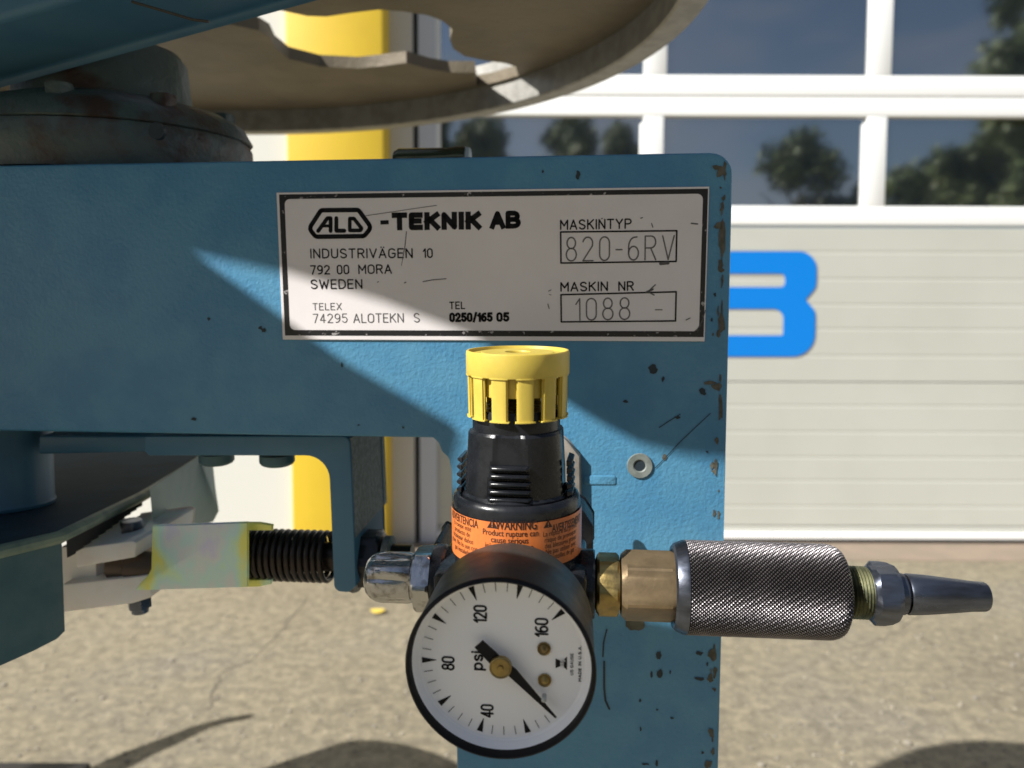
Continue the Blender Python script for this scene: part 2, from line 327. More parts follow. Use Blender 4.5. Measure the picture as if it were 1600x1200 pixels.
# stroke lettering --------------------------------------------------
def arc(cx, cy, rx, ry, a0, a1, k=10): return [(cx + rx * math.cos(R_(a0 + (a1 - a0) * i / k)), cy + ry * math.sin(R_(a0 + (a1 - a0) * i / k))) for i in range(k + 1)]
G = {
 'A': [[(0, 0), (.30, 1), (.60, 0)], [(.12, .32), (.48, .32)]],
 'B': [[(0, 0), (0, 1), (.32, 1)] + arc(.32, .76, .22, .24, 90, -90) + [(0, .52)], [(.34, .52)] + arc(.34, .26, .25, .26, 90, -90) + [(0, 0)]],
 'D': [[(0, 0), (0, 1), (.2, 1)] + arc(.2, .62, .36, .38, 90, 0) + arc(.2, .38, .36, .38, 0, -90) + [(0, 0)]],
 'E': [[(.46, 1), (0, 1), (0, 0), (.46, 0)], [(0, .52), (.40, .52)]],
 'G': [arc(.28, .72, .28, .28, 30, 180) + arc(.28, .28, .28, .28, 180, 360) + [(.56, .48), (.32, .48)]],
 'I': [[(0, 0), (0, 1)]],
 'K': [[(0, 0), (0, 1)], [(.52, 1), (0, .42)], [(.16, .60), (.54, 0)]],
 'L': [[(0, 1), (0, 0), (.42, 0)]],
 'M': [[(0, 0), (0, 1), (.32, .38), (.64, 1), (.64, 0)]],
 'N': [[(0, 0), (0, 1), (.54, 0), (.54, 1)]],
 'O': [arc(.28, .72, .28, .28, 0, 180) + arc(.28, .28, .28, .28, 180, 360) + [(.56, .72)]],
 'P': [[(0, 0), (0, 1), (.30, 1)] + arc(.30, .74, .24, .26, 90, -90) + [(0, .48)]],
 'R': [[(0, 0), (0, 1), (.30, 1)] + arc(.30, .75, .23, .25, 90, -90) + [(0, .50)], [(.28, .50), (.54, 0)]],
 'S': [arc(.26, .75, .25, .25, 25, 200, 8) + [(.10, .58), (.42, .42)] + arc(.27, .25, .26, .25, 20, -155, 8)],
 'T': [[(0, 1), (.54, 1)], [(.27, 1), (.27, 0)]],
 'U': [[(0, 1), (0, .28)] + arc(.27, .28, .27, .28, 180, 360) + [(.54, 1)]],
 'V': [[(0, 1), (.29, 0), (.58, 1)]],
 'W': [[(0, 1), (.20, 0), (.40, .8), (.60, 0), (.80, 1)]],
 'X': [[(0, 0), (.54, 1)], [(0, 1), (.54, 0)]],
 'Y': [[(0, 1), (.29, .48), (.58, 1)], [(.29, .48), (.29, 0)]],
 '0': [arc(.25, .74, .25, .26, 0, 180) + arc(.25, .26, .25, .26, 180, 360) + [(.50, .74)]],
 '1': [[(0, .74), (.2, 1), (.2, 0)]],
 '2': [arc(.25, .74, .25, .26, 165, 0, 8) + [(.48, .62), (0, 0), (.52, 0)]],
 '4': [[(.36, 0), (.36, 1), (0, .28), (.52, .28)]],
 '5': [[(.46, 1), (.06, 1), (.03, .56)] + arc(.24, .32, .26, .31, 120, -150, 12)],
 '6': [[(.42, .97)] + arc(.34, .55, .34, .42, 105, 180, 6) + arc(.25, .29, .25, .29, 180, 540, 16)],
 '7': [[(0, 1), (.50, 1), (.16, 0)]],
 '8': [arc(.25, .76, .22, .24, -90, 270, 16), arc(.25, .27, .26, .27, 90, 450, 16)],
 '9': [[(.08, .03)] + arc(.16, .45, .34, .42, -75, 0, 6) + arc(.25, .71, .25, .29, 0, 360, 16)],
 '-': [[(0, .45), (.30, .45)]], '/': [[(0, -.05), (.34, 1.05)]], '.': [[(0, .02), (0, .06)]],
 'p': [[(0, -.3), (0, .72)], arc(.24, .36, .24, .36, 180, -180, 16)],
 's': [arc(.21, .53, .19, .18, 20, 200, 8) + [(.08, .42), (.34, .30)] + arc(.21, .19, .20, .19, 20, -160, 8)],
 'i': [[(0, 0), (0, .72)], [(0, .93), (0, 1.0)]],
 'u': [[(0, .72), (0, .2)] + arc(.2, .2, .2, .2, 180, 360, 8) + [(.4, .72), (.4, 0)]],
 'g': [arc(.21, .36, .21, .36, 0, 360, 14), [(.42, .72), (.42, -.15)] + arc(.21, -.12, .21, .18, 0, -150, 6)],
}
G['Ä'] = G['A'] + [[(.18, 1.16), (.18, 1.20)], [(.42, 1.16), (.42, 1.20)]]
def ribbon(bm, pts, th, P, square=False):
    """one stroke: quads with round joints"""
    pts = [Vector(p) for p in pts]
    if square and len(pts) > 1 and (pts[0] - pts[-1]).length > th:
        pts[0] = pts[0] - (pts[1] - pts[0]).normalized() * th * .5; pts[-1] = pts[-1] + (pts[-1] - pts[-2]).normalized() * th * .5
    for a, c in zip(pts, pts[1:]):
        d = c - a
        if d.length < 1e-9: continue
        nrm = Vector((-d.y, d.x)).normalized() * th / 2
        bm.faces.new([bm.verts.new(P(*q)) for q in (a - nrm, c - nrm, c + nrm, a + nrm)])
    for i, a in enumerate(pts):
        if square and i in (0, len(pts) - 1): continue
        if 0 < i < len(pts) - 1 and (pts[i] - pts[i - 1]).angle(pts[i + 1] - pts[i], 0) < .12: continue
        bm.faces.new([bm.verts.new(P(a.x + th / 2 * math.cos(k * math.pi / 4), a.y + th / 2 * math.sin(k * math.pi / 4))) for k in range(8)])
def gw(ch): return max(p[0] for s in G[ch] for p in s)
def stroke_text(bm, txt, A, B, h, th, P, gap=0.26, space=0.42, jit=0.0):
    """fit txt between baseline points A and B (2D), height h"""
    A = Vector(A); B = Vector(B); L = (B - A).length; ex = (B - A) / L; ey = Vector((-ex.y, ex.x))
    tot = 0; pos = []
    for i, ch in enumerate(txt):
        pos.append(tot)
        if ch == ' ': tot += space
        else: tot += gw(ch) + (gap if i < len(txt) - 1 else 0)
    sx = (L - th) / tot
    for ch, x0 in zip(txt, pos):
        if ch == ' ': continue
        for st in G[ch]:
            q = [A + ex * (th / 2 + (x0 + x) * sx) + ey * (y * (h - th) + th / 2) for x, y in st]
            ribbon(bm, q, th, P, square=th > .22 * h)

# ================================================================== SETTING
D = 3.636
def X_(px, py=400): return onY(px, py, D).x
def Z_(py, px=1250): return onY(px, py, D).z
g = bmesh.new(); bmesh.ops.create_grid(g, x_segments=1, y_segments=1, size=60)
o = link('ground', g, ground_m, kind='structure', flat=True, fixn=False)
g = box3(-1.45, 6.0, onZ(1200, 876, 0).y, D + .1, -0.02, 0.004)
link('door_apron', g, apron_m, kind='structure')
zb = 0.006                                                             # door foot
zr = [Z_(v) for v in (118, 151.5, 182, 322, 353)]
# ---- wall left of the door
xl = X_(450) * (D - .20) / D
wall = thing('workshop_wall', 'cream workshop wall with grey jamb strips left of the white door', 'wall', (-2.5, D, 0))
link('wall_face', box3(-7.0, xl - .0005, D - .17, D + .3, 0, 4.6), wallw, wall)
link('jamb', box3(X_(600), X_(647), D - .03, D + .3, 0, 4.6), jambg, wall)
link('jamb_groove', box3(X_(647), X_(655.5), D + .03, D + .3, 0, 4.6), sealm, wall)
link('jamb', box3(X_(655.5), X_(682), D - .02, D + .3, 0, 4.6), jambb, wall)
link('wall_top', box3(X_(603), 6.2, D - .20, D + .3, 4.05, 4.6), wallw, wall)
link('wall_face', box3(5.9, 12.0, D - .17, D + .3, 0, 4.6), wallw, wall)
xr = X_(601) * (D - .20) / D
tag(link('yellow_post', box3(xl, xr, D - .20, D + .2, 0, 4.6, bev=.012), posty), 'tall yellow painted wall post between cream wall and grey door jamb', 'post')
# ---- door
door = thing('garage_door', 'white sectional garage door with two window rows and ribbed lower panels', 'garage door', ((X_(682) + 5.9) / 2, D, 0))
x0d, x1d = X_(682), 5.9
pitch = X_(1367) - X_(1022)
mull = [X_(1022) + pitch * k for k in range(-1, 5)]
mull[0] = X_(684)
def rail(z0, z1, yf=D - .008, name='rail', m=framew): return link(name, box3(x0d, x1d, yf, D + .05, z0, z1, bev=.006), m, door)
rail(zr[1] + .004, zr[0]); rail(zr[2], zr[1] - .004); rail(zr[4] + .003, zr[3])
link('joint_strip', box3(x0d, x1d, D + .0, D + .05, zr[1] - .004, zr[1] + .004), jambg, door)
ztop1 = zr[0] + .44
rail(ztop1, ztop1 + .22, name='rail')
zt = [(zr[3], zr[2]), (zr[0], ztop1), (ztop1 + .22, ztop1 + .68)]
rail(zt[2][1], zt[2][1] + .6)
for i, (za, zb_) in enumerate(zt):
    for k in range(len(mull)):
        wd = (X_(1388) - X_(1358)) if i else (X_(1383) - X_(1352)); off = 0 if i else -0.012
        if k == 0: link('stile', box3(x0d, x0d + .02, D - .008, D + .05, za, zb_), framew, door); continue
        if k >= 1: link('mullion', box3(mull[k] - wd / 2 + off, mull[k] + wd / 2 + off, D - .007, D + .05, za + .0005, zb_ - .0005, bev=.003), framew, door)
    for k in range(len(mull) - 1):
        a = (mull[k] + (.02 if k == 0 else wd / 2) + off) - .004; c_ = mull[k + 1] - wd / 2 + off + .004
        link('window_pane', box3(a, c_, D + .018, D + .03, za - .004, zb_ + .004), glass, door)
        # raised glazing bead on the right side of every pane
        link('glazing_bead', box3(c_ - .018, c_ - .005, D + .002, D + .0178, za + .004, zb_ - .03 if i == 0 else zb_ - .004, bev=.003), framew, door)
ribs = [[355, 395, 437, 477, 515, 557, 597], [597, 635, 676, 715.5, 752, 792, 822]]
for sec in ribs:
    prof = []
    zs = [Z_(v) for v in sec]
    prof.append((zs[0] - .002, D + .004)); 
    for a, c_ in zip(zs, zs[1:]):
        prof += [(a - .004, D + 0.0)]
        last = c_ == zs[-1]
        if not last: prof += [(c_ + .010, D + .0), (c_ + .005, D + .0016), (c_ + .001, D + .0016)]
        else: prof += [(c_ + .004, D + .0), (c_ + .002, D + .006)]
    b = bmesh.new(); A = [b.verts.new((x0d, y, z)) for z, y in prof]; B_ = [b.verts.new((x1d, y, z)) for z, y in prof]
    A2 = [b.verts.new((x0d, D + .05, prof[0][0])), b.verts.new((x1d, D + .05, prof[0][0])), b.verts.new((x0d, D + .05, prof[-1][0])), b.verts.new((x1d, D + .05, prof[-1][0]))]
    for i in range(len(prof) - 1): b.faces.new((A[i], B_[i], B_[i + 1], A[i + 1]))
    b.faces.new((A[0], A2[0], A2[1], B_[0])); b.faces.new((A[-1], B_[-1], A2[3], A2[2])); b.faces.new((A2[0], A2[2], A2[3], A2[1]))
    link('door_panel', b, doorw, door, ang=8)
link('joint_gap', box3(x0d + .01, x1d, D + .02, D + .04, Z_(599), Z_(594)), sealm, door)
link('bottom_rail', box3(x0d, x1d, D - .012, D + .05, .024, Z_(831), bev=.006), framew, door)
link('bottom_panel', box3(x0d, x1d, D + .002, D + .05, Z_(831) + .002, Z_(822.5), bev=.003), doorw, door)
link('bottom_seal', box3(x0d, x1d, D + .0, D + .04, .0065, .0238), sealm, door)
# blue letter B
def BX(p): return onY(p[0], p[1], D)
outB = rounded([(1052, 393), (1276, 393), (1275, 470 - 4), (1258, 468), (1273.5, 470), (1272, 557), (1052, 557)], [0, 34, 14, 2, 14, 38, 0], 8)
outB = rounded([(1052, 393), (1276, 393), (1274.5, 449), (1258, 468), (1273.5, 486), (1272, 557), (1052, 557)], [0, 34, 20, 1, 20, 38, 0], 8)
h1 = rounded([(1090, 427.5), (1226, 427.5), (1226, 448.5), (1090, 448.5)], [0, 7, 7, 0], 5)
h2 = rounded([(1090, 482.5), (1224, 482.5), (1223, 524), (1090, 524)], [0, 16, 3, 0], 6)
cvt = lambda L: [(BX(p).x, BX(p).z) for p in L]
b = fill2d(cvt(outB), [cvt(h1), cvt(h2)], lambda x, z, n: Vector((x, D - .003 - n, z)), 0, .002)
link('letter', b, letterb, door, ang=20)
# ---- trees and building behind the camera (seen in the panes)
def tree(px, top, wpx, yb, seed, label, hm=1.0):
    Yv = 2 * D - yb                                                    # apparent distance in the glass
    x = (px - 800) / 1200 * Yv; h = 1 + (522 - top) / 1200 * Yv; wr = wpx / 1200 * Yv / 2
    r = np.random.default_rng(seed)
    t_ = thing('broadleaf_tree', label, 'tree', (x, yb, 0), 'trees across the yard')
    tr = [Vector((x, yb, -.1)), Vector((x + .1, yb, h * .3)), Vector((x - .1, yb + .1, h * .6)), Vector((x, yb, h * .9))]
    b = tube(tr, [.22, .17, .1, .03], 8)
    for k in range(7):
        a = r.uniform(0, 6.28); z0 = h * r.uniform(.3, .7)
        tube([Vector((x, yb, z0)), Vector((x + math.cos(a) * wr * .4, yb + math.sin(a) * wr * .4, z0 + h * .1)), Vector((x + math.cos(a) * wr * .8, yb + math.sin(a) * wr * .8, z0 + h * .18))], [.07, .045, .015], 6, b)
    link('trunk', b, barkm, t_)
    nc = 34; cz = r.uniform(.14, .97, nc) * h
    prof_ = np.sqrt(np.clip(1 - ((cz / h - .5) / .52) ** 2, .08, 1))
    a = r.uniform(0, 6.28, nc); rad = wr * prof_ * np.sqrt(r.uniform(.05, 1, nc)) * .8
    cen = np.stack([x + rad * np.cos(a), yb + rad * np.sin(a), cz], 1); cs = wr * r.uniform(.26, .46, nc)
    nl = 9000; ci = r.integers(0, nc, nl); d = r.normal(size=(nl, 3)); d /= np.linalg.norm(d, axis=1)[:, None]
    pos = cen[ci] + d * (cs[ci] * r.uniform(.3, 1.05, nl))[:, None]
    e1 = r.normal(size=(nl, 3)); e1 /= np.linalg.norm(e1, axis=1)[:, None]; e2 = np.cross(e1, d + .01); e2 /= np.linalg.norm(e2, axis=1)[:, None]
    s = r.uniform(.10, .20, nl)[:, None]
    V = np.concatenate([pos - e1 * s, pos + e2 * s * .6, pos + e1 * s, pos - e2 * s * .6], 1).reshape(-1, 3) - np.array([x, yb, 0])
    me = bpy.data.meshes.new('crown'); me.from_pydata(V.tolist(), [], np.arange(nl * 4).reshape(-1, 4).tolist()); me.materials.append(leafm)
    c_ = bpy.data.objects.new('crown', me); C.objects.link(c_); c_.parent = t_
for i, a in enumerate([(760, 205, 120, -16), (880, 190, 150, -15), (970, 205, 110, -17), (1245, 225, 170, -16), (1350, 290, 90, -15), (1455, 205, 190, -13), (1560, 192, 190, -15), (1630, -90, 240, -11), (650, 150, 160, -14), (1800, 60, 260, -14), (400, 100, 300, -18), (100, 60, 300, -16)]):
    tree(*a, 100 + i, 'leafy green tree across the yard, mirrored in the door panes, number of pixels apart' if False else
         ['low round tree left in the panes', 'broad dark tree in the left lower pane', 'small tree right of the broad dark one', 'round tree mirrored in the pane above the letter', 'small bush-like tree beside the mullion', 'bushy tree in the right lower pane', 'tree at the right edge of the lower pane', 'tall tree filling the upper right pane corner', 'tree left of the door, outside the panes', 'tall tree right of the picture', 'tree far left across the yard', 'leftmost tree across the yard'][i])

# ================================================================== MACHINE
# ---- beam and column
col_bl = uw(718, 1230); col_br = uw(1126, 1230)
TL = uw(-330, 268); wtop = sw(400, 252.5, 0); 
wb = sw(350, 679, 0)
uR = su(1143.5, 300, 0); uRb = su(1127, 1200, 0); uLc = su(706, 800, 0)
poly = [(-.80, wtop), (uR, sw(1120, 238, 0)), (uR + (uRb - uR) * .45, -.07), (uRb, -.26), (su(716, 1180, 0), -.26), (uLc, sw(706, 790, 0)), (su(705.5, 738, 0), sw(705, 738, 0)), uw(701, 716), uw(690, 706), uw(685, 692), (su(676, 679, 0), wb), (-.80, wb)]
poly = rounded(poly, [0, .0078, .02, 0, 0, .01, .003, .003, .003, .002, .001, 0], 7)
mf = thing('machine_frame', 'blue painted steel beam and column carrying the white name plate', 'machine frame', MP(0, -.26, -.04))
b = prism(poly, -.13, 0.0, bev=.0070, seg=6)
link('beam', b, blue, mf, ang=28)
# chips, stains and scratches on the painted face
def blob(bm, px, py, rx, ry, n=.00025, rot=0, k=11, jag=.35):
    cu_, cw_ = uw(px, py, n); s = .285 / 1200
    ps = []
    for i in range(k):
        a = 2 * math.pi * i / k; q = 1 + random.uniform(-jag, jag)
        x = rx * q * math.cos(a); y = ry * q * math.sin(a)
        ps.append(bm.verts.new(MP(cu_ + s * (x * math.cos(rot) - y * math.sin(rot)), cw_ + s * (x * math.sin(rot) + y * math.cos(rot)), n)))
    bm.faces.new(ps)
b = bmesh.new()
for px, py, rx, ry in [(412, 516, 5, 4), (407, 512, 3, 3), (326, 498, 2.5, 3), (534, 570, 1.5, 4), (303, 655, 5, 2.5), (1021, 577, 7, 7), (1036, 592, 2, 4), (977, 627, 4, 3), (1098, 612, 5, 5), (1105, 706, 2, 2), (903, 273, 3, 6), (848, 268, 2, 3), (630, 668, 2, 2), (560, 664, 2, 1.5),
                       (1030, 1024, 4, 8), (1031, 1052, 4, 7), (1018, 1053, 2, 6), (1047, 1050, 1.3, 3), (1093, 1021, 5, 3.5), (1092, 1061, 7, 3), (1105, 1038, 1.6, 3), (1000, 1095, 2, 3), (1027, 1109, 2, 1.5), (1098, 1176, 2.5, 2.5), (1026, 1192, 2, 6), (1050, 1122, 3, 1.5), (1001, 1140, 1.5, 4), (1008, 1194, 6, 1.5), (1112, 500, 1.6, 3), (1117, 460, 2, 3), (820, 592, 1, 1), (345, 1, 1, 1)]:
    if py > 100: blob(b, px, py, rx, ry)
def scratch(bm, pts, wpx, n=.0003):
    pts = [uw(*p, n) for p in pts]; ribbon(bm, pts, wpx * .285 / 1200, lambda x, y: MP(x, y, n))
scratch(b, [(1110, 646), (1098, 657), (1078, 676), (1062, 691), (1050, 704), (1038, 717), (1024, 731)], 1.2)
scratch(b, [(1063, 647), (1052, 654), (1042, 660), (1030, 668)], 1.3); blob(b, 1058, 652, 4, 2.5)
scratch(b, [(948, 984), (943, 1005), (942, 1026)], 2.2); scratch(b, [(944, 1034), (944, 1075), (946, 1095), (952, 1108)], 3.2)
link('paint_mark', b, chipd, mf, kind='stuff', flat=True)
b = bmesh.new()
for k in range(30):
    py = random.uniform(262, 840) if k < 21 else random.uniform(1005, 1200)
    ex = 1143 - (py - 260) * .017
    dx = 6.5 + abs(random.gauss(0, 5)); rx = random.uniform(1, 3.4); ry = random.uniform(1.5, 9)
    blob(b, ex - dx - 4, py, rx, ry, n=.00022 if dx > 4 else -.0004, jag=.5)
for px, py, rx, ry in [(1128, 268, 7, 9), (1120, 262, 5, 3), (1131, 375, 5, 26), (1125, 352, 6, 6), (1128, 415, 4, 8), (1130, 505, 5, 15), (1124, 522, 3, 6), (1112, 598, 12, 3), (1122, 604, 8, 6), (1128, 640, 3, 20), (1120, 730, 3, 12), (1115, 1022, 6, 11), (1112, 1060, 5, 6), (1113, 1145, 4, 8), (1116, 1175, 3, 6), (1108, 1195, 5, 8), (1040, 715, 4, 5)]:
    blob(b, px - 2, py, rx, ry, n=.0003, jag=.35)
link('bare_metal_chip', b, chip, mf, kind='stuff', flat=True)
# threaded insert with its washer face, painted-over strip, spot under the fitting
c0 = MP(*uw(999.5, 727.5), 0)
pxm = .285 / 1200 * .985
b = lathe([(-.004, .0021), (.0003, .0021), (.0006, .0025), (.0007, 19.5 * pxm), (.0003, 20.2 * pxm), (-.0003, 20.2 * pxm)], c0, Nn, 40, caps=False)
b2 = lathe([(.0001, 0.0001), (.00012, .0022)], c0, Nn, 20, caps=False)
ins = link('threaded_insert', b, mat('washer_grey', (0.21, 0.235, 0.215), 0.55, 0.1, col2=(0.15, 0.17, 0.155), vs=300), mf)
link('insert_hole', b2, chipd, ins)
b = prism(rounded([uw(912, 743), uw(962, 743), uw(962, 757), uw(912, 757)], .0006, 3), -.001, .0004, bev=.00025, seg=2)
link('painted_strip', b, blue, mf)
b = bmesh.new(); blob(b, 992, 975, 16, 11, n=.0002, jag=.12, k=16); link('glue_spot', b, chip, mf, flat=True)
# ---- name plate
plate_pts = [(432.5, 304.5), (1108, 288.5), (1100.5, 529.5), (443.5, 533.5)]
q = [uw(*p) for p in plate_pts]
uL_, uR_p = (q[0][0] + q[3][0]) / 2, (q[1][0] + q[2][0]) / 2; wT_, wB_ = (q[0][1] + q[1][1]) / 2, (q[2][1] + q[3][1]) / 2
def PP(n): return lambda x, y: MP(x, y, n)
npl = link('name_plate', prism([(uL_, wB_), (uR_p, wB_), (uR_p, wT_), (uL_, wT_)], .0001, .0007, bev=.0001, seg=1), platem, mf)
npl['label'] = 'white metal name plate with black border and machine data'
fr_o = [(uL_ + .0010, wB_ + .0015), (uR_p - .0004, wB_ + .0015), (uR_p - .0004, wT_ - .0007), (uL_ + .0010, wT_ - .0007)]
i0 = [(uL_ + .0030, wB_ + .0036), (uR_p - .0021, wB_ + .0036), (uR_p - .0021, wT_ - .0024), (uL_ + .0030, wT_ - .0024)]
b = fill2d(fr_o, [rounded(i0, .002, 6)], lambda x, y, n: MP(x, y, .00072 + n), 0, .00002)
link('plate_border', b, platefr, npl, flat=True)
tn = .00078
def ptxt(txt, x0, y0, x1, y1, hpx, thpx, m=ink, gap=.26, space=.42):
    b = bmesh.new(); s = .2835 / 1200; thpx *= 1.12
    stroke_text(b, txt, uw(x0, y0, tn), uw(x1, y1, tn), hpx * s, thpx * s, PP(tn), gap, space)
    link('lettering', b, m, npl, flat=True, fixn=False)
ptxt('-', 595, 359.5, 608, 359, 25, 5.6)
ptxt('TEKNIK', 612.5, 360, 752, 358.5, 27, 7.4, gap=.36)
ptxt('AB', 765.5, 358, 814, 357, 27, 6.8, gap=.3)
ptxt('INDUSTRIVÄGEN', 485, 404, 645, 403.5, 15.5, 1.9, gap=.27)
ptxt('10', 661, 403.5, 676.5, 403, 15, 1.9)
ptxt('792', 485, 429.5, 516, 429, 15, 1.9); ptxt('00', 526.5, 429, 546, 428.5, 15, 1.9); ptxt('MORA', 560, 428.5, 612.5, 427.8, 15, 1.9)
ptxt('SWEDEN', 485.5, 452, 566.5, 451.5, 15.5, 1.9)
ptxt('TELEX', 488.5, 485, 534, 484.5, 11.5, 1.2, inkthin); ptxt('74295', 489, 505, 543, 504.5, 15, 1.25, inkthin)
ptxt('ALOTEKN', 552, 504.8, 631, 504, 15, 1.45, inkthin, gap=.24); ptxt('S', 646.5, 504, 656, 504, 15, 1.4, inkthin)
ptxt('TEL', 702, 483.5, 727, 483, 12, 1.6); ptxt('0250/165', 702, 503.5, 770, 503, 15, 3.4, gap=.34); ptxt('05', 775.5, 503, 796, 502.8, 15, 3.4, gap=.34)
ptxt('MASKINTYP', 875, 359.5, 987, 357.5, 15.5, 2.0); ptxt('MASKIN', 875.5, 456, 950, 455, 15, 2.0); ptxt('NR', 966, 455, 990.5, 454.5, 15, 2.0)
ptxt('820-6RV', 884, 409, 1054, 406.5, 37.5, 1.9, inkgrey, gap=.34); ptxt('1088', 899, 501.5, 985, 500, 35, 1.8, inkgrey, gap=.34)
ptxt('-', 1023, 498, 1035, 498, 30, 1.4, inkgrey)
for bx in ([(876, 362.5), (1057.5, 360.5), (1056.5, 408.5), (876.5, 411)], [(876.5, 460.5), (1056.5, 456), (1055.5, 501.5), (877, 503)]):
    b = bmesh.new(); p4 = [uw(*p, tn) for p in bx]; ribbon(b, p4 + [p4[0]], 2.5 * .2835 / 1200, PP(tn)); link('data_box', b, ink, npl, flat=True, fixn=False)
# emblem: rounded trapezoid ring with three letters
b = bmesh.new()
ring = rounded([uw(*p, tn) for p in ((501.5, 328.5), (560, 328), (580, 355.5), (569, 369), (493, 370), (483, 357))], [.0014, .0014, .0018, .0018, .0018, .0018], 5)
ribbon(b, ring + [ring[0]], 7.0 * .2835 / 1200, PP(tn))
for st, th in (([(497, 361), (511.5, 341), (516.5, 341), (516.5, 361)], 6.2), ([(505, 353), (516, 353)], 4.6), ([(525.5, 341), (525.5, 360.5), (538, 360.5)], 6.4), ([(546.5, 341.5), (553, 341.5), (565, 357), (563, 360), (546.5, 360), (546.5, 341.5)], 5.8)):
    ribbon(b, [uw(*p, tn) for p in st], th * .2835 / 1200, PP(tn))
link('emblem', b, ink, npl, flat=True, fixn=False)
# scratches and dents on the plate
b = bmesh.new()
for pts, w_ in (([(572, 337), (620, 330), (660, 324), (682, 321)], 1.0), ([(635, 362), (633, 382), (629, 405)], 1.3), ([(629, 405), (627, 415)], .8), ([(661, 440), (675, 437.5), (697, 435.5)], 1.4), ([(632, 442), (634, 441)], 1.6), ([(1024, 445), (1012, 456), (1022, 461)], 1.8), ([(1009, 457), (1020, 452)], 3), ([(1032, 412), (1044, 411)], 4.5), ([(590, 441), (591, 440)], 1.5),
                 ([(1001, 341), (1004, 340)], 1.5), ([(1018, 349), (1020, 355)], 1.5), ([(1080, 349), (1090, 350)], 2), ([(857, 455), (861, 453)], 1.2), ([(858, 460), (861, 461)], 1), ([(856, 475), (858, 482)], 1.5), ([(1072, 500), (1078, 497)], 1.6), ([(940, 342), (941, 341)], 1.5), ([(1090, 514), (1098, 500), (1102, 485)], 1.2), ([(1085, 518), (1096, 508)], 1)):
    ribbon(b, [uw(*p, tn + .00003) for p in pts], w_ * .2835 / 1200, PP(tn + .00003))
link('plate_scratch', b, inkthin, npl, kind='stuff', flat=True, fixn=False)
# ---- upper arm (blue bar across the top left corner)
pA = [(-60, 141), (455, -2)]
na = .012; nbk = -.033
P0 = uw(-180, 175, nbk); P1 = uw(738, -80, nbk)
dv = Vector((P1[0] - P0[0], P1[1] - P0[1])).normalized(); nv = Vector((-dv.y, dv.x))
P0v = Vector(P0); P1v = Vector(P1)
pg = [tuple(P0v - dv * .05), tuple(P1v), tuple(P1v + nv * .055), tuple(P0v - dv * .05 + nv * .055)]
arm = thing('tension_arm', 'blue painted square bar crossing the top left corner of the picture', 'machine arm', MP(P0[0], P0[1], 0))
link('arm_bar', prism(pg, nbk, na, bev=.003, seg=4), bluedk, arm)
b = bmesh.new()
pts = [uw(205, 2, na + .0006), uw(250, 15, na + .0006), uw(300, 30, na + .0006), uw(325, 33, na + .0006)]
tube([MP(x, y, na + .0002) for x, y in pts], .0005, 8, b); link('weld_seam', b, mat('weld_brown', (.05, .045, .035), .6), arm)
# ---- hub housing on the beam
hc = (su(163, 130, -.072), -.072)
def hubr(px): return abs(su(px, 200, hc[1]) - hc[0])
wh = lambda py: sw(163, py, hc[1])
ho = MP(hc[0], wtop - .001, hc[1])
hub = thing('wheel_bearing', 'worn green bearing housing with bolted flange on top of the beam', 'bearing housing', ho)
def wob(amp, k1, k2, ph): return lambda th, t_, rr: rr * (1 + amp * math.sin(k1 * th + ph) + amp * .6 * math.sin(k2 * th + 2 * ph + t_ * 90))
f1 = hubr(377)
h_b = [wh(v) - wtop for v in (256, 243, 222, 218, 196, 178, 168, 95, 82)]
link('base_flange', lathe([(h_b[1] - .012, f1 * .97), (h_b[1] - .003, f1), (h_b[2] - .002, f1), (h_b[2], f1 * .985)], ho, Ww, 64, mod=wob(.008, 3, 7, 1.1)), hubm, hub)
link('cover_flange', lathe([(h_b[2] + .0005, f1 * .97), (h_b[3], f1 * .98), (h_b[4], f1 * .93), (h_b[5], f1 * .80), (h_b[6], f1 * .66)], ho, Ww, 64, mod=wob(.014, 5, 8, .4)), hubm, hub)
link('housing', lathe([(h_b[6] - .004, hubr(290)), (h_b[7], hubr(284)), (h_b[7] + .004, hubr(276)), (h_b[8] + .002, hubr(262))], ho, Ww, 48), hubm, hub)
for ang in (28, 75, 118):
    a = R_(ang - 90 + 48)
    cb = ho + (Uu * math.cos(a) + Nn * math.sin(a)) * f1 * .8
    link('flange_bolt', lathe([(h_b[4], .0058), (h_b[4] + .006, .0058), (h_b[4] + .0072, .005)], cb, Ww, 36, poly=6, apo=.005), hubm, hub)
link('grease_port', lathe([(0, .0032), (.002, .0032)], MP(su(197, 188, .01), sw(197, 188, .01), hc[1] + f1 * .93), Nn, 20), chipd, hub)
# ---- band wheel overhead
WW = .22; RW = .4527; cw = (-.3456, -.2295)
def WP(x, y, n): return MP(x, WW + n, y)
circ = lambda r, k=160: [(cw[0] + r * math.cos(2 * math.pi * i / k), cw[1] + r * math.sin(2 * math.pi * i / k)) for i in range(k)]
hole_px = [(300, 28), (360, 38), (405, 48), (422, 58), (430, 75), (452, 92), (500, 104), (560, 107), (600, 103), (635, 98), (670, 108), (700, 113), (742, 113), (745, 134), (784, 133), (822, 121), (806, 104), (790, 99), (760, 95), (726, 88), (708, 76), (703, 62), (707, 46), (692, 33), (669, 24), (630, 18), (592, 15), (550, 20), (510, 26), (480, 25), (447, 18), (400, 8), (330, -2)]
hole = []
for x, y in hole_px:
    q_ = Vector(un(x, y, WW + .026)) - Vector(cw); hole.append(tuple(Vector(cw) + q_ * min(1, .432 / q_.length)))
wheel = thing('band_wheel', 'large cast metal wheel with openings, seen from below at the top', 'wheel', MP(cw[0], WW, cw[1]))
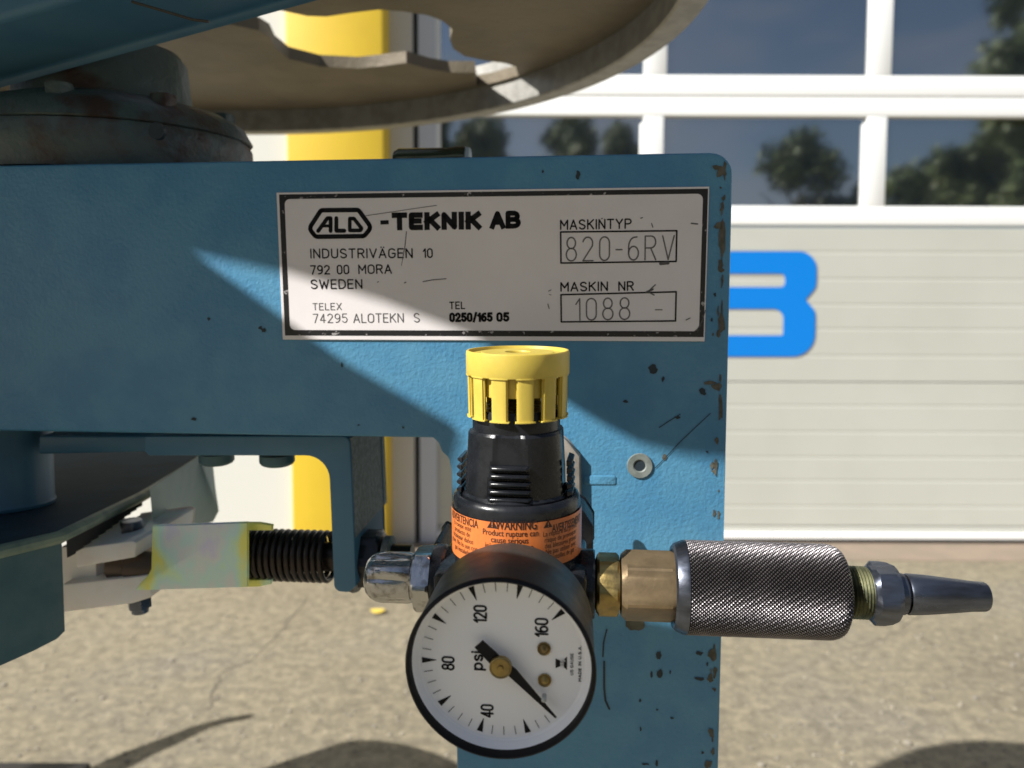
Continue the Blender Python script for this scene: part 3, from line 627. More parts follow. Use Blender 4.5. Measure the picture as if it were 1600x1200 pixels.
def rot2(pts, a): return [(cw[0] + (x - cw[0]) * math.cos(a) - (y - cw[1]) * math.sin(a), cw[1] + (x - cw[0]) * math.sin(a) + (y - cw[1]) * math.cos(a)) for x, y in pts]
angs = [math.atan2(y - cw[1], x - cw[0]) for x, y in hole]; rr_ = [math.hypot(y - cw[1], x - cw[0]) for x, y in hole]
span = max(angs) - min(angs); HN = 4
print('hole', min(angs), max(angs), min(rr_), max(rr_), HN)
holes = [rot2(hole, 2 * math.pi * k / HN) for k in range(HN)]
NCUT = .105                                                            # the near side of the wheel is out of the picture
def cutm(bm):
    bmesh.ops.bisect_plane(bm, geom=bm.verts[:] + bm.edges[:] + bm.faces[:], plane_co=MP(0, WW, NCUT), plane_no=Nn, clear_outer=True)
    return bm
b = cutm(fill2d(circ(RW - .012), holes + [circ(.03, 40)], WP, .026, .037))
link('wheel_web', b, iron, wheel, ang=30)
b = cutm(lathe([(0, RW - .018), (0, RW), (.05, RW + .001), (.05, RW - .014), (.037, RW - .016), (.0015, RW - .0195), (0, RW - .018)], MP(cw[0], WW, cw[1]), Ww, 200, caps=False))
link('wheel_rim', b, rimm, wheel, ang=30)
link('wheel_boss', lathe([(.005, .06), (.026, .075), (.06, .075)], MP(cw[0], WW, cw[1]), Ww, 40), iron, wheel)
# ---- small roller on the beam top
rc = un(680, 239, wtop + .0115); rn = -.062
ra, rb = su(617, 240, rn), su(728, 240, rn); rw = sw(680, 250, rn) 
rol = thing('top_roller', 'small shiny dark green roller lying on top of the beam', 'roller', MP(ra, rw, rn))
rr0 = sw(680, 228.5, rn) - rw
link('roller_body', lathe([(-.0, rr0 * .80), (.002, rr0), (rb - ra - .008, rr0 * .97), (rb - ra - .004, rr0 * 1.07), (rb - ra, rr0 * 1.07)], MP(ra, rw - .0006, rn), Uu, 40), rollm, rol)
link('roller_end', lathe([(rb - ra + .0002, rr0 * .98), (rb - ra + .0016, rr0 * .96), (rb - ra + .002, rr0 * .9)], MP(ra, rw - .0006, rn), Uu, 40), endm, rol)

# ---- bracket under the beam
nb = -.012
bp_ = [(226, 681.5), (546, 681.5), (550, 760), (556, 916), (545, 926), (522, 924), (517, 800), (513, 712), (400, 712), (232, 712), (226, 705)]
br = thing('bearing_bracket', 'blue L shaped flat bracket bolted under the beam holding the spring rod', 'bracket', MP(*uw(530, 920, nb), nb))
link('bracket_arm', prism(rounded([uw(x, y, nb) for x, y in bp_], [.001, .003, 0, .0005, .003, .003, 0, .0095, 0, .001, .001], 8), nb - .046, nb, bev=.0011, seg=3), bluedk, br)
for xa, xb in ((313, 364), (407, 459)):
    u0, u1 = su(xa, 715, nb - .012), su(xb, 715, nb - .012); wt = sw(400, 712.5, nb - .012); r = (u1 - u0) / 2
    link('bolt_head', lathe([(-.0038, r * .72), (-.0032, r * .9), (-.0022, r), (.001, r)], MP((u0 + u1) / 2, wt, nb - .012), Ww, 32), teal, br)
link('rear_strip', prism([uw(x, y, -.03) for x, y in ((60, 681), (232, 681), (232, 706), (60, 710))], -.05, -.03, bev=.001), bluedk, br)
# speckled cast post behind the bracket
link('side_plate', prism([uw(x, y, nb - .003) for x, y in ((547.5, 683), (550.5, 683), (557.5, 838), (552, 838))], nb - .052, nb - .0015), galv, br)
# ---- spring rod, spring, nuts
nsr = nb - .015
wax = sw(460, 868, nsr); rs = (sw(460, 829, nsr) - sw(460, 907, nsr)) / 2
sp = thing('spring_adjuster', 'black coil spring on a threaded rod with nuts through the bracket', 'spring adjuster', MP(su(460, 868, nsr), wax, nsr))
uA, uB = su(378, 868, nsr), su(519, 868, nsr)
nco = 14; pth = []
for i in range(nco * 20 + 1):
    a = 2 * math.pi * i / 20; pth.append(MP(uA + (uB - uA) * i / (nco * 20), wax + (rs - .0011) * math.cos(a), nsr + (rs - .0011) * math.sin(a)))
link('coil_spring', tube(pth, .00120, 8), springm, sp, ang=60)
link('rod', lathe([(0, rs - .0018), (uB - uA, rs - .0018), (uB - uA + .001, .0062), (uB - uA + .055, .0062)], MP(uA - .02, wax, nsr), Uu, 24), springm, sp)
un0 = su(549, 868, nsr)
link('washer', lathe([(0, rs * 1.28), (.0015, rs * 1.32), (.003, rs * 1.28)], MP(un0 + .0005, wax, nsr), Uu, 40), nutm, sp)
link('hex_nut', lathe([(.0036, rs * .95), (.0045, rs * 1.12), (.0125, rs * 1.12), (.0138, rs * .95)], MP(un0, wax, nsr), Uu, 60, poly=6, apo=rs * .98, phase=.3), nutm, sp)
link('hex_nut', lathe([(.0142, rs * .72), (.0148, rs * .86), (.0175, rs * .86), (.018, rs * .6)], MP(un0, wax, nsr), Uu, 40), galv, sp)
# ---- zinc cover plate
nzp = nsr + rs + .003
zq = [(238, 822.5), (386, 817), (386, 917), (238, 922), (211, 922.5), (236, 891)]
zc = thing('zinc_cover', 'rainbow tinted zinc plated sheet cover in front of the spring rod', 'cover plate', MP(*uw(300, 920, nzp), nzp))
link('front_sheet', prism([uw(x, y, nzp) for x, y in ((238, 822.5), (386, 817), (386, 917.5), (300, 920), (238, 922), (211, 922.5), (219, 912), (230, 901), (236, 890))], nzp - .0012, nzp, bev=.0003, seg=2), zinc, zc)
for tb in ([(384, 817.5), (405, 817.5), (425, 821), (424, 829), (384, 829)], [(384, 906), (424, 906), (422, 913), (404, 917), (384, 917.5)]):
    link('side_tab', prism([uw(x, y, nzp - .006) for x, y in tb], nzp - .0072, nzp - .006, bev=.0003, seg=2), zinc, zc)
# ---- nylon blade guide with its bolt and rod end
ngd = -.022
gd = thing('nylon_guide', 'milky white nylon block clamped in the guard left of the zinc cover', 'guide block', MP(*uw(170, 950, ngd), ngd))
up_jaw = [(119, 857), (207, 845), (213, 848), (211, 871), (119, 887)]
lo_jaw = [(97, 913), (205, 902), (236, 898), (235, 934), (207, 943), (98, 957)]
link('upper_jaw', prism(rounded([uw(x, y, ngd) for x, y in up_jaw], .0006, 3), ngd - .050, ngd, bev=.0008), nylon, gd)
link('lower_jaw', prism(rounded([uw(x, y, ngd) for x, y in lo_jaw], .0006, 3), ngd - .045, ngd, bev=.0008), nylon, gd)
link('jaw_back', prism([uw(x, y, ngd - .006) for x, y in ((93, 856), (150, 850), (150, 905), (97, 915))], ngd - .045, ngd - .006), nylon, gd)
link('guide_bolt', lathe([(0, .0052), (.004, .0052), (.005, .0045)], MP(*uw(206, 829, ngd - .02), ngd - .02), Ww, 36, poly=6, apo=.0046), dksteel, gd)
link('guide_nut', lathe([(-.006, .0025), (-.0055, .0036), (-.003, .0038), (-.003, .0052), (.002, .0052)], MP(*uw(218, 938, ngd - .01), ngd - .01), Ww, 36, poly=6, apo=.0046), dksteel, gd)
link('rod_end', lathe([(0, .0050), (.001, .0058), (.009, .0058), (.010, .0068), (.03, .0068)], MP(*uw(172, 884, ngd - .008), ngd - .008), Uu, 40), mat('brown_steel', (.10, .075, .06), .45, .5), gd)
# ---- wheel guard, lower left: flat top plate with a flange hanging from its edge
zg = onZ(90, 827, 1.0 - .080).z
def GZ(px, py): q_ = onZ(px, py, zg); return (q_.x, q_.y)
edge = [GZ(-260, 935), GZ(0, 851), GZ(92, 830), GZ(222, 768), GZ(312, 714)]
gp = thing('wheel_guard', 'dark blue sheet metal wheel guard with hanging flange at lower left', 'guard', (edge[2][0], edge[2][1], zg))
top = edge + [GZ(330, 705), (-.16, .75), (-.9, .75), (-.9, edge[0][1])]
b = prism(top, zg - .003, zg, bev=.0006, P=lambda x, y, n: Vector((x, y, n)))
link('guard_top', b, mat('dull_dark_blue_paint', (0.030, 0.062, 0.090), 0.75, col2=(0.022, 0.045, 0.065), vs=25, spec=0.15), gp)
def flange(pts, bot, name, m, thick=.004):
    """vertical strip below the plate edge; bot gives the picture height of the lower rim at each point"""
    b = bmesh.new(); fr, bk = [], []
    n_ = len(pts)
    for i, ((x, y), pb) in enumerate(zip(pts, bot)):
        d = Vector(pts[min(i + 1, n_ - 1)]) - Vector(pts[max(i - 1, 0)]); d.normalize(); nn_ = Vector((-d.y, d.x)) * thick
        zlow = 1.0 + (onY(pb[0], pb[1], y).z - 1.0)
        fr.append((b.verts.new((x, y, zg - .0035)), b.verts.new((x, y, zlow)))); bk.append((b.verts.new((x + nn_.x, y + nn_.y, zg - .0035)), b.verts.new((x + nn_.x, y + nn_.y, zlow))))
    for i in range(n_ - 1):
        b.faces.new((fr[i][0], fr[i + 1][0], fr[i + 1][1], fr[i][1])); b.faces.new((bk[i][0], bk[i][1], bk[i + 1][1], bk[i + 1][0]))
        b.faces.new((fr[i][0], bk[i][0], bk[i + 1][0], fr[i + 1][0])); b.faces.new((fr[i][1], fr[i + 1][1], bk[i + 1][1], bk[i][1]))
    b.faces.new((fr[0][0], fr[0][1], bk[0][1], bk[0][0])); b.faces.new((fr[-1][0], bk[-1][0], bk[-1][1], fr[-1][1]))
    return link(name, b, m, gp, ang=25)
e0 = Vector(edge[2]); 
flange([edge[0], edge[1], tuple(Vector(edge[1]).lerp(e0, .5)), tuple(Vector(edge[1]).lerp(e0, .9)), tuple(e0 + Vector((.001, 0)))], [(-260, 1140), (0, 1037), (48, 1016), (88, 998), (97, 986)], 'front_flange', teal)
def lerp2(a, c, t_): return tuple(Vector(a).lerp(Vector(c), t_))
# rear flange runs on past the opening
rf0 = lerp2(edge[3], edge[4], .12); rf1 = edge[4]
Yr = edge[4][1]
b = bmesh.new()
ra_ = onY(236, 766, .385); 
pts_r = [(234, 764, .36), (311, 714, .43), (333, 728, .45), (337, 765, .45), (342, 798, .45), (333, 815, .45), (300, 824, .43), (240, 828, .36)]
vf = [b.verts.new(onY(x, y, Y)) for x, y, Y in pts_r]; vb = [b.verts.new(onY(x, y, Y) + Vector((-.002, .004, 0))) for x, y, Y in pts_r]
b.faces.new(vf); b.faces.new(list(reversed(vb)))
for i in range(len(vf)): b.faces.new((vf[i], vf[(i + 1) % len(vf)], vb[(i + 1) % len(vf)], vb[i]))
bmesh.ops.triangulate(b, faces=b.faces[:])
link('rear_flange', b, palegreen, gp, ang=60)
# pale rolled rim along the plate edge
b = tube([Vector((x, y - .0008, zg - .0025)) for x, y in edge], .0027, 10)
link('guard_rim', b, mat('rubbed_rim_paint', (0.15, 0.21, 0.18), 0.45, col2=(0.26, 0.32, 0.24), vs=60, lo=.4, hi=.6), gp)
# black brush strip in the opening
b = bmesh.new()
for k in range(11):
    t0 = k / 11; p = Vector(edge[2]).lerp(Vector(edge[3]), .02 + t0 * .92); q_ = Vector(edge[2]).lerp(Vector(edge[3]), .02 + (t0 + .08) * .92)
    box3(p.x, q_.x, p.y + .004, p.y + .010, zg - .0125 + .006 * t0, zg - .0045, bm=b)
link('rubber_strip', b, rubber, gp, kind='stuff')
# ---- short blue pipe standing on the guard
pc = onZ(-3, 792, zg + .0005)
prad = (68 + 3) / 1200 * pc.y
tag(link('support_pipe', lathe([(0, prad), (.0015, prad + .0006), (.003, prad), (.10, prad)], Vector((pc.x, pc.y + .004, zg + .0005)), Vector((0, 0, 1)), 56), bluedk), 'short round blue pipe between the beam and the guard at left edge', 'pipe')

# ================================================================== REGULATOR
NR = .065
uc = su(807, 700, NR)
def wr_(py): return sw(807, py, NR)
def hw(pxl, pxr, py, n=NR): return (su(pxr, py, n) - su(pxl, py, n)) / 2
w0 = wr_(960)
reg = thing('pressure_regulator', 'black air pressure regulator with ribbed bonnet and orange warning label', 'regulator', MP(uc, w0, NR))
def RO(py): return MP(uc, wr_(py), NR)
def prof(lst):  # [(py, halfwidth px)]
    return [(wr_(y) - w0, r * pxr_) for y, r in lst]
pxr_ = hw(707, 907, 800) / 100
Rb = 99.5 * pxr_
link('body', lathe(prof([(960, 60), (955, 92), (950, 97), (791, 98.2), (781, 98.8), (773, 98), (768, 96), (765, 92), (766, 88), (773, 86), (773, 80)]), RO(960), Ww, 96), black, reg)
link('retaining_ring', lathe(prof([(775, 86), (764, 85), (760, 81), (761, 78), (774, 77)]), RO(960), Ww, 96, caps=False), black, reg)
# bonnet: round body with four flat tapered panels
Rt = 74.5
def bon(th, t_, rr):
    f = (t_ - (wr_(775) - w0)) / (wr_(668) - wr_(775))     # 0 bottom .. 1 top
    a = (th - th0 + math.pi / 4) % (math.pi / 2) - math.pi / 4
    half = .43 - .17 * f
    k = max(0, min(1, (half + .05 - abs(a)) / .08))
    flat = rr * math.cos(half) / math.cos(a) * .985
    return rr * (1 - k) + min(rr, flat) * .972 * k
ref = Vector((0.13, 0.2, 1)); e1 = (Nn - Ww * Nn.dot(Ww)).normalized()
th0 = R_(-3)
link('bonnet', lathe(prof([(778, 82), (755, 81.5), (728, 79.5), (705, 77), (680, 75), (671, 74), (667, 71.5), (666, 60)]), RO(960), Ww, 144, ref=Nn, mod=bon), black, reg, ang=16)
link('collar', lathe(prof([(672, 67), (640, 67), (635, 65)]), RO(960), Ww, 64), black, reg)
# grip ribs: five on each of the four sides
for side in range(4):
    a = math.pi / 2 * side + R_(-3)
    dn = Nn * math.cos(a) + Uu * math.sin(a); dt = Uu * math.cos(a) - Nn * math.sin(a)
    for k in range(5):
        py = 718 + k * 11.4
        c_ = RO(py - 3); hwid = (25 + k * .8) * pxr_; rr = (83 if side % 2 == 0 else 88 + min(k, 2) * .5) * pxr_; t_ = 2.9 * pxr_
        b = bmesh.new(); base_r = rr - 9 * pxr_
        vs_ = []
        for (dw, r_) in ((-t_ * 1.7, base_r), (-t_ * .4, rr), (t_ * .9, rr), (t_ * 1.7, base_r)):
            wd = hwid if r_ == rr else hwid + 5 * pxr_
            vs_.append([b.verts.new(c_ + Ww * dw + dn * r_ + dt * s_ * wd) for s_ in (-1, 1)])
        for i in range(3): b.faces.new((vs_[i][0], vs_[i][1], vs_[i + 1][1], vs_[i + 1][0]))
        b.faces.new((vs_[3][0], vs_[3][1], vs_[0][1], vs_[0][0]))
        b.faces.new([v[0] for v in vs_]); b.faces.new([v[1] for v in vs_][::-1])
        bmesh.ops.bevel(b, geom=b.edges[:], offset=.00022, segments=1, affect='EDGES')
        link('grip_rib', b, black, reg)
# lower body block with port bosses
wax2 = sw(925, 912, NR)
UA = lambda px: su(px, 911, NR)
def UO(px): return MP(UA(px), wax2, NR)
def hpx(px, a, c): return (sw(px, a, NR) - sw(px, c, NR)) / 2
def ulathe(name, lst, m, parent, segs=48, poly=0, apo=None, phase=0., ang=33, caps=True):
    """lst: (px, radius px) along the port axis"""
    u0 = UA(lst[0][0]); fs = 1.0 if 680 < lst[0][0] < 928 else .95 if lst[0][0] < 960 else .905; pr = [(UA(x) - u0, r * fs * pxm2) for x, r in lst]
    return link(name, lathe(pr, MP(u0, wax2, NR), Uu, segs, poly=poly, apo=apo * fs * pxm2 if apo else None, phase=phase, ref=Ww, caps=caps), m, parent, ang=ang)
pxm2 = hpx(1000, 862, 962) / 50
link('port_block', box3(UA(694), UA(916), wax2 - 50 * pxm2, wax2 + 42 * pxm2, NR - .017, NR + .017, P=MP, bev=.0015), black, reg)
ulathe('port_boss', [(900, 50), (908, 53), (926, 53), (929, 50), (929, 38)], black, reg, 60, 8, 51)
ulathe('port_boss', [(700, 50), (696, 54), (684, 55), (680, 52), (680, 40)], black, reg, 60, 8, 52)
# side lugs
b = prism(rounded([uw(x, y, .030) for x, y in ((900, 792), (913, 800), (927, 822), (927, 868), (900, 868))], .0008, 3), .014, .030, bev=.0006); link('lug', b, black, reg)
b = prism(rounded([uw(x, y, .045) for x, y in ((679, 848), (686, 838), (693, 842), (697, 866), (690, 930), (678, 926))], .0005, 3), .030, .050, bev=.0005); link('lug', b, black, reg)
# orange label wrapped round the body
lab_top, lab_bot = wr_(786), wr_(853)
def LP(x, y, r=Rb + .00025):    # x along the surface, y height
    a = x / Rb; return MP(uc + r * math.sin(a), y, NR + r * math.cos(a))
b = bmesh.new(); cols = []
for i in range(73):
    x = (-1.62 + 3.24 * i / 72) * Rb; cols.append((b.verts.new(LP(x, lab_bot)), b.verts.new(LP(x, lab_top))))
for p, q_ in zip(cols, cols[1:]): b.faces.new((p[0], q_[0], q_[1], p[1]))
lab = link('warning_label', b, orange, reg, ang=60, fixn=False)
lab['label'] = 'orange trilingual warning label'
def ftext(txt, size, place, m, parent, bold=0.0, align='CENTER', sx=1.0, name='lettering'):
    cu = bpy.data.curves.new('t', 'FONT'); cu.body = txt; cu.size = size; cu.align_x = align; cu.offset = bold; cu.resolution_u = 3
    ob = bpy.data.objects.new('t', cu); C.objects.link(ob); dg = bpy.context.evaluated_depsgraph_get()
    me = ob.evaluated_get(dg).to_mesh(); b = bmesh.new(); b.from_mesh(me); ob.evaluated_get(dg).to_mesh_clear(); bpy.data.objects.remove(ob); bpy.data.curves.remove(cu)
    for v in b.verts: v.co = place(v.co.x * sx, v.co.y)
    return link(name, b, m, parent, flat=True, fixn=False)
def labx(px):   # surface arc length whose picture column is px
    lo, hi = -1.5, 1.5
    for _ in range(40):
        mid = (lo + hi) / 2; p = MP(uc + Rb * math.sin(mid), wr_(825), NR + Rb * math.cos(mid)) - EYE
        x = 800 + 1200 * p.dot(rt2) / p.dot(fw)
        if x < px: lo = mid
        else: hi = mid
    return lo * Rb
def laby(px, py):  # height on the surface at that column
    x = labx(px); a = x / Rb; n = NR + Rb * math.cos(a); return sw(px, py, n)
def ltxt(txt, px, py, size, bold=0, sx=.82):
    x0 = labx(px); y0 = laby(px, py)
    ftext(txt, size, lambda x, y: LP(x0 + x, y0 + y, Rb + .00032), inkbrown, lab, bold, sx=sx)
def tri(px, py, s):
    x0 = labx(px); y0 = laby(px, py); b = bmesh.new()
    b.faces.new([b.verts.new(LP(x0 + x * s, y0 + y * s, Rb + .00032)) for x, y in ((-.6, 0), (.6, 0), (0, 1))])
    t1 = link('warning_triangle', b, inkbrown, lab, flat=True, fixn=False)
    b = bmesh.new(); ribbon(b, [(x0, y0 + s * .36), (x0, y0 + s * .62)], s * .1, lambda x, y: LP(x, y, Rb + .0004)); ribbon(b, [(x0, y0 + s * .17), (x0, y0 + s * .2)], s * .1, lambda x, y: LP(x, y, Rb + .0004))
    link('exclamation_mark', b, orange, lab, flat=True, fixn=False)
px1 = .245 / 1200
ltxt('WARNING', 807, 827.5, 17 * px1, .00007, .66); tri(770, 825, 12.5 * px1)
ltxt('Product rupture can', 797, 838, 11.5 * px1, .00002, .80); ltxt('cause serious', 796, 848.5, 11.5 * px1, .00002, .80); ltxt('injury. Do not use', 795, 858.5, 10.8 * px1, .00002, .82)
ltxt('AVERTISSEMENT', 889, 823.5, 15.5 * px1, .00005, .58); tri(855.5, 824, 11 * px1)
for i, s_ in enumerate(('La rupture du produit', 'risque de provoquer', 'des blessures graves', 'Ne pas utiliser avec', 'bouteilles de gaz')): ltxt(s_, 879, 831.8 + i * 9.2, 10 * px1, 0, .74)
ltxt('ADVERTENCIA', 722, 816.5, 15.5 * px1, .00005, .66)
for i, s_ in enumerate(('la rompe este', 'producto de', 'ocasionar daños', 'grave. No lo use con', 'gas instalado')): ltxt(s_, 722, 824.5 + i * 9.4, 10 * px1, 0, .78)
# mounting plate between regulator and column
tag(link('mounting_plate', prism([uw(x, y, .003) for x, y in ((740, 680), (880, 684), (887, 690), (905.5, 713), (908, 868), (740, 868))], .0003, .003, bev=.0004), greymount), 'grey metal mounting plate between the regulator and the blue column', 'bracket')
# ---- knob
kx = su(809, 600, NR)
kn = thing('regulator_knob', 'yellow plastic adjusting knob with hanging grip tabs on top of the regulator', 'knob', MP(kx, wr_(660), NR))
pk = hw(729.5, 889.5, 575) / 80
KO = MP(kx, wr_(660), NR); kh = lambda y: wr_(y) - wr_(660)
yt, yb_ = 546.5, 583
b = lathe([(kh(yb_), 74 * pk), (kh(yb_), 79.5 * pk), (kh(yb_) + .0003, 80.3 * pk), (kh(yt) - .0008, 80.5 * pk), (kh(yt) - .0002, 79.8 * pk), (kh(yt), 78.8 * pk), (kh(yt), 76 * pk), (kh(yt) - .0009, 74.5 * pk), (kh(yt) - .0011, 58 * pk), (kh(yt) - .0005, 56.5 * pk), (kh(yt) - .0005, 20 * pk), (kh(yt) - .0008, 19 * pk), (kh(yt) - .004, 19 * pk), (kh(yt) - .004, .0001)], KO, Ww, 120, caps=False)
link('knob_crown', b, yellow, kn, ang=30)
link('inner_skirt', lathe([(kh(yb_) + .001, 68 * pk), (kh(613), 68 * pk), (kh(613), 64 * pk), (kh(yb_), 64 * pk)], KO, Ww, 72, caps=False), yellow, kn)
link('knob_socket', lathe([(kh(yt) - .0039, 18.5 * pk), (kh(yt) - .0037, 0.0001)], KO, Ww, 30, caps=False), mat('socket_brown', (0.10, 0.05, 0.03), .6), kn)
for k in range(12):
    a0 = R_(13.5 + 30 * k); wa = R_(9.9)
    b = bmesh.new(); vs_ = []
    for (r_, da) in ((69, 1), (77.2, 1), (78.6, .86)):
        pass
    ringp = []
    for j in range(7):
        aa = a0 - wa + 2 * wa * j / 6; ringp.append((78.4 * pk if 0 < j < 6 else 77.6 * pk, aa))
    for j in range(6, -1, -1):
        aa = a0 - wa + 2 * wa * j / 6; ringp.append((70.5 * pk, aa))
    zt_, zb2 = kh(yb_) + .0002, kh(648)
    lo_ = [b.verts.new(KO + Uu * (r_ * .985) * math.sin(aa) + Nn * (r_ * .985) * math.cos(aa) + Ww * zb2) for r_, aa in ringp]
    hi_ = [b.verts.new(KO + Uu * r_ * math.sin(aa) + Nn * r_ * math.cos(aa) + Ww * zt_) for r_, aa in ringp]
    b.faces.new(lo_); b.faces.new(hi_[::-1]); kk = len(lo_)
    for j in range(kk): b.faces.new((lo_[j], lo_[(j + 1) % kk], hi_[(j + 1) % kk], hi_[j]))
    b.normal_update()
    bmesh.ops.bevel(b, geom=[e for e in b.edges if e.calc_face_angle(0) > R_(50)], offset=.0004, segments=2, affect='EDGES')
    link('knob_tab', b, yellow, kn, ang=40)
# ---- plug and lock nut on the left port
pl = thing('blanking_plug', 'shiny grooved dome plug with hex collar on the left regulator port', 'plug', UO(665))
def dome(px0, px1, r):
    L = []
    for i in range(9):
        a = i / 8 * math.pi / 2; L.append((px0 + (1 - math.cos(a)) * 0 + 30 * (1 - math.sin(a)), r * math.sqrt(max(0.0001, 1 - (1 - math.sin(a)) ** 2)) if i else .1))
    return L
dm = [(571.5, .5), (572, 12), (573.5, 21), (577, 29), (583, 35), (590, 39), (597, 41), (606, 41.5), (640, 41), (646, 39), (648, 37), (652, 37)]
def grooves(th, t_, rr):
    a = (th + .25) % (math.pi / 3) - math.pi / 6
    return rr * (1 - .085 * math.exp(-(a / .085) ** 2) * (1 if t_ > .003 and t_ < .013 else 0)) if True else rr
u0 = UA(571.5); prd = [(UA(x) - u0, r * .95 * pxm2) for x, r in dm]
link('dome_nut', lathe(prd, MP(u0, wax2, NR), Uu, 96, poly=6, apo=35.7 * pxm2, phase=.15, ref=Ww, mod=grooves), steel, pl, ang=22)
ulathe('hex_collar', [(650, 40), (652, 50), (655, 53.5), (674, 53.5), (678, 50), (679, 44)], steel, pl, 72, 6, 47, phase=.55, ang=22)
# ---- brass fittings
bf = thing('brass_fitting', 'brass hex nipple and longer bronze hex adapter between regulator and coupling', 'pipe fitting', UO(950))
ulathe('hex_nipple', [(929, 36), (932, 44), (936, 49.5), (963, 49.5), (967, 45), (968, 34), (974, 34)], brass, bf, 72, 6, 45, phase=.50, ang=22)
ulathe('hex_adapter', [(968.5, 40), (970, 50), (978, 58.5), (1046, 58.5), (1054, 54), (1056, 46), (1068, 44)], bronze, bf, 72, 6, 51, phase=.30, ang=22)
# ---- knurled coupling
qc = thing('quick_coupling', 'dark knurled steel quick coupling sleeve on the air line', 'coupling', UO(1190))
ulathe('sleeve_collar', [(1055, 58), (1051, 62), (1050, 66), (1053, 70), (1066, 75.5), (1070, 75.5)], dksteel, qc, 96, ang=25)
ulathe('sleeve_bore', [(1053, 63), (1058, 40)], rubber, qc, 48, caps=False)
uS, uE = UA(1069.5), UA(1315); half = .00054; Rk = 74.5 * .905 * pxm2
nu = int((uE - uS) / half) // 2 * 2; nth = int(2 * math.pi * Rk / half) // 2 * 2
ii, jj = np.meshgrid(np.arange(nu + 1), np.arange(nth), indexing='ij')
ut = uS + (uE - uS) * ii / nu
cap = (UA(1330) - UA(1303)); s_end = np.clip((ut - (uE - cap)) / cap, 0, 1)
endr = 1 - .22 * (1 - np.sqrt(np.clip(1 - s_end ** 2 * .985, 0, 1)))
r_k = (Rk + np.where((ii + jj) % 2 == 1, .00030, -.00018) * (1 + .25 * np.sin(jj * 1.7 + ii * .9))) * endr
thk = 2 * np.pi * jj / nth
Uv, Wv, Nv = np.array(Uu), np.array(Ww), np.array(Nn); Ov = np.array(MP(0, wax2, NR))
co = Ov + ut[..., None] * Uv + (r_k * np.cos(thk))[..., None] * Wv + (r_k * np.sin(thk))[..., None] * Nv
qloc = np.array(qc['_loc'][:]); co = co.reshape(-1, 3) - qloc
fc = []
for i in range(nu):
    for j in range(nth):
        a = i * nth + j; b1 = i * nth + (j + 1) % nth; c1 = (i + 1) * nth + (j + 1) % nth; d1 = (i + 1) * nth + j
        if (i + j) % 2 == 0: fc += [(a, b1, c1), (a, c1, d1)]
        else: fc += [(a, b1, d1), (b1, c1, d1)]
fc.append(tuple((nu * nth + j) for j in range(nth)))
me = bpy.data.meshes.new('knurled_sleeve'); me.from_pydata(co.tolist(), [], fc); me.materials.append(knurlm); me.update()
gr = me.attributes.new('valley_shade', 'FLOAT', 'POINT'); gr.data.foreach_set('value', (((ii + jj) % 2 == 0).astype(np.float32)).ravel())
ks = bpy.data.objects.new('knurled_sleeve', me); C.objects.link(ks); ks.parent = qc
# ---- hose nipple
hn = thing('hose_nipple', 'bluish steel plug nipple with hex and tapered tip at the right end', 'air nipple', UO(1450))
def thr(th, t_, rr): return rr
L = []
for k in range(7): L += [(1324 + k * 5, 39.5), (1326.5 + k * 5, 42)]
ulathe('threaded_end', [(1322, 38)] + L + [(1360, 36)], zbrass, hn, 64, ang=15)
ulathe('hex', [(1353, 38), (1357, 43), (1363, 50.5), (1378, 50.5), (1390, 48.5), (1397, 45), (1400, 38)], dksteel, hn, 90, 6, 44.5, phase=.42, ang=18)
ulathe('collar', [(1396, 33), (1411, 32.5), (1414, 30), (1414, 24), (1419, 24)], dksteel, hn)
ulathe('tip', [(1416, 22), (1416, 31), (1419, 32.5), (1434, 32), (1450, 31), (1500, 26), (1518, 24), (1539, 23), (1542, 21.5), (1543, 18), (1543, 13), (1536, 12)], dksteel, hn, ang=40)

# ================================================================== GAUGE
NG = .112
gc = uw(781.5, 1044.5, NG); s_g = (su(930, 1036, NG) - su(634, 1036, NG)) / 2 / 146.8
gcv = MP(gc[0], gc[1], NG)
ga = thing('pressure_gauge', 'round black rimmed pressure gauge with white psi dial', 'pressure gauge', MP(gc[0], gc[1], NR))
Rg = 148 * s_g
link('gauge_case', lathe([(-.034, .0001), (-.0295, .010), (-.0292, Rg * .80), (-.0275, Rg * .93), (-.024, Rg * .975), (-.003, Rg * .985), (-.0005, Rg * .99)], gcv, Nn, 128, caps=False), casem, ga, ang=25)
link('gauge_rim', lathe([(-.0010, Rg * .975), (-.0004, Rg * .995), (.0006, Rg), (.0012, Rg * .985), (.0013, Rg * .968), (.0009, Rg * .952), (-.0015, Rg * .945)], gcv, Nn, 128, caps=False), ink, ga, ang=50)
nd = -.0036
link('stem', lathe([(-.055, .006), (-.028, .006)], gcv, Nn, 24), brass, ga)
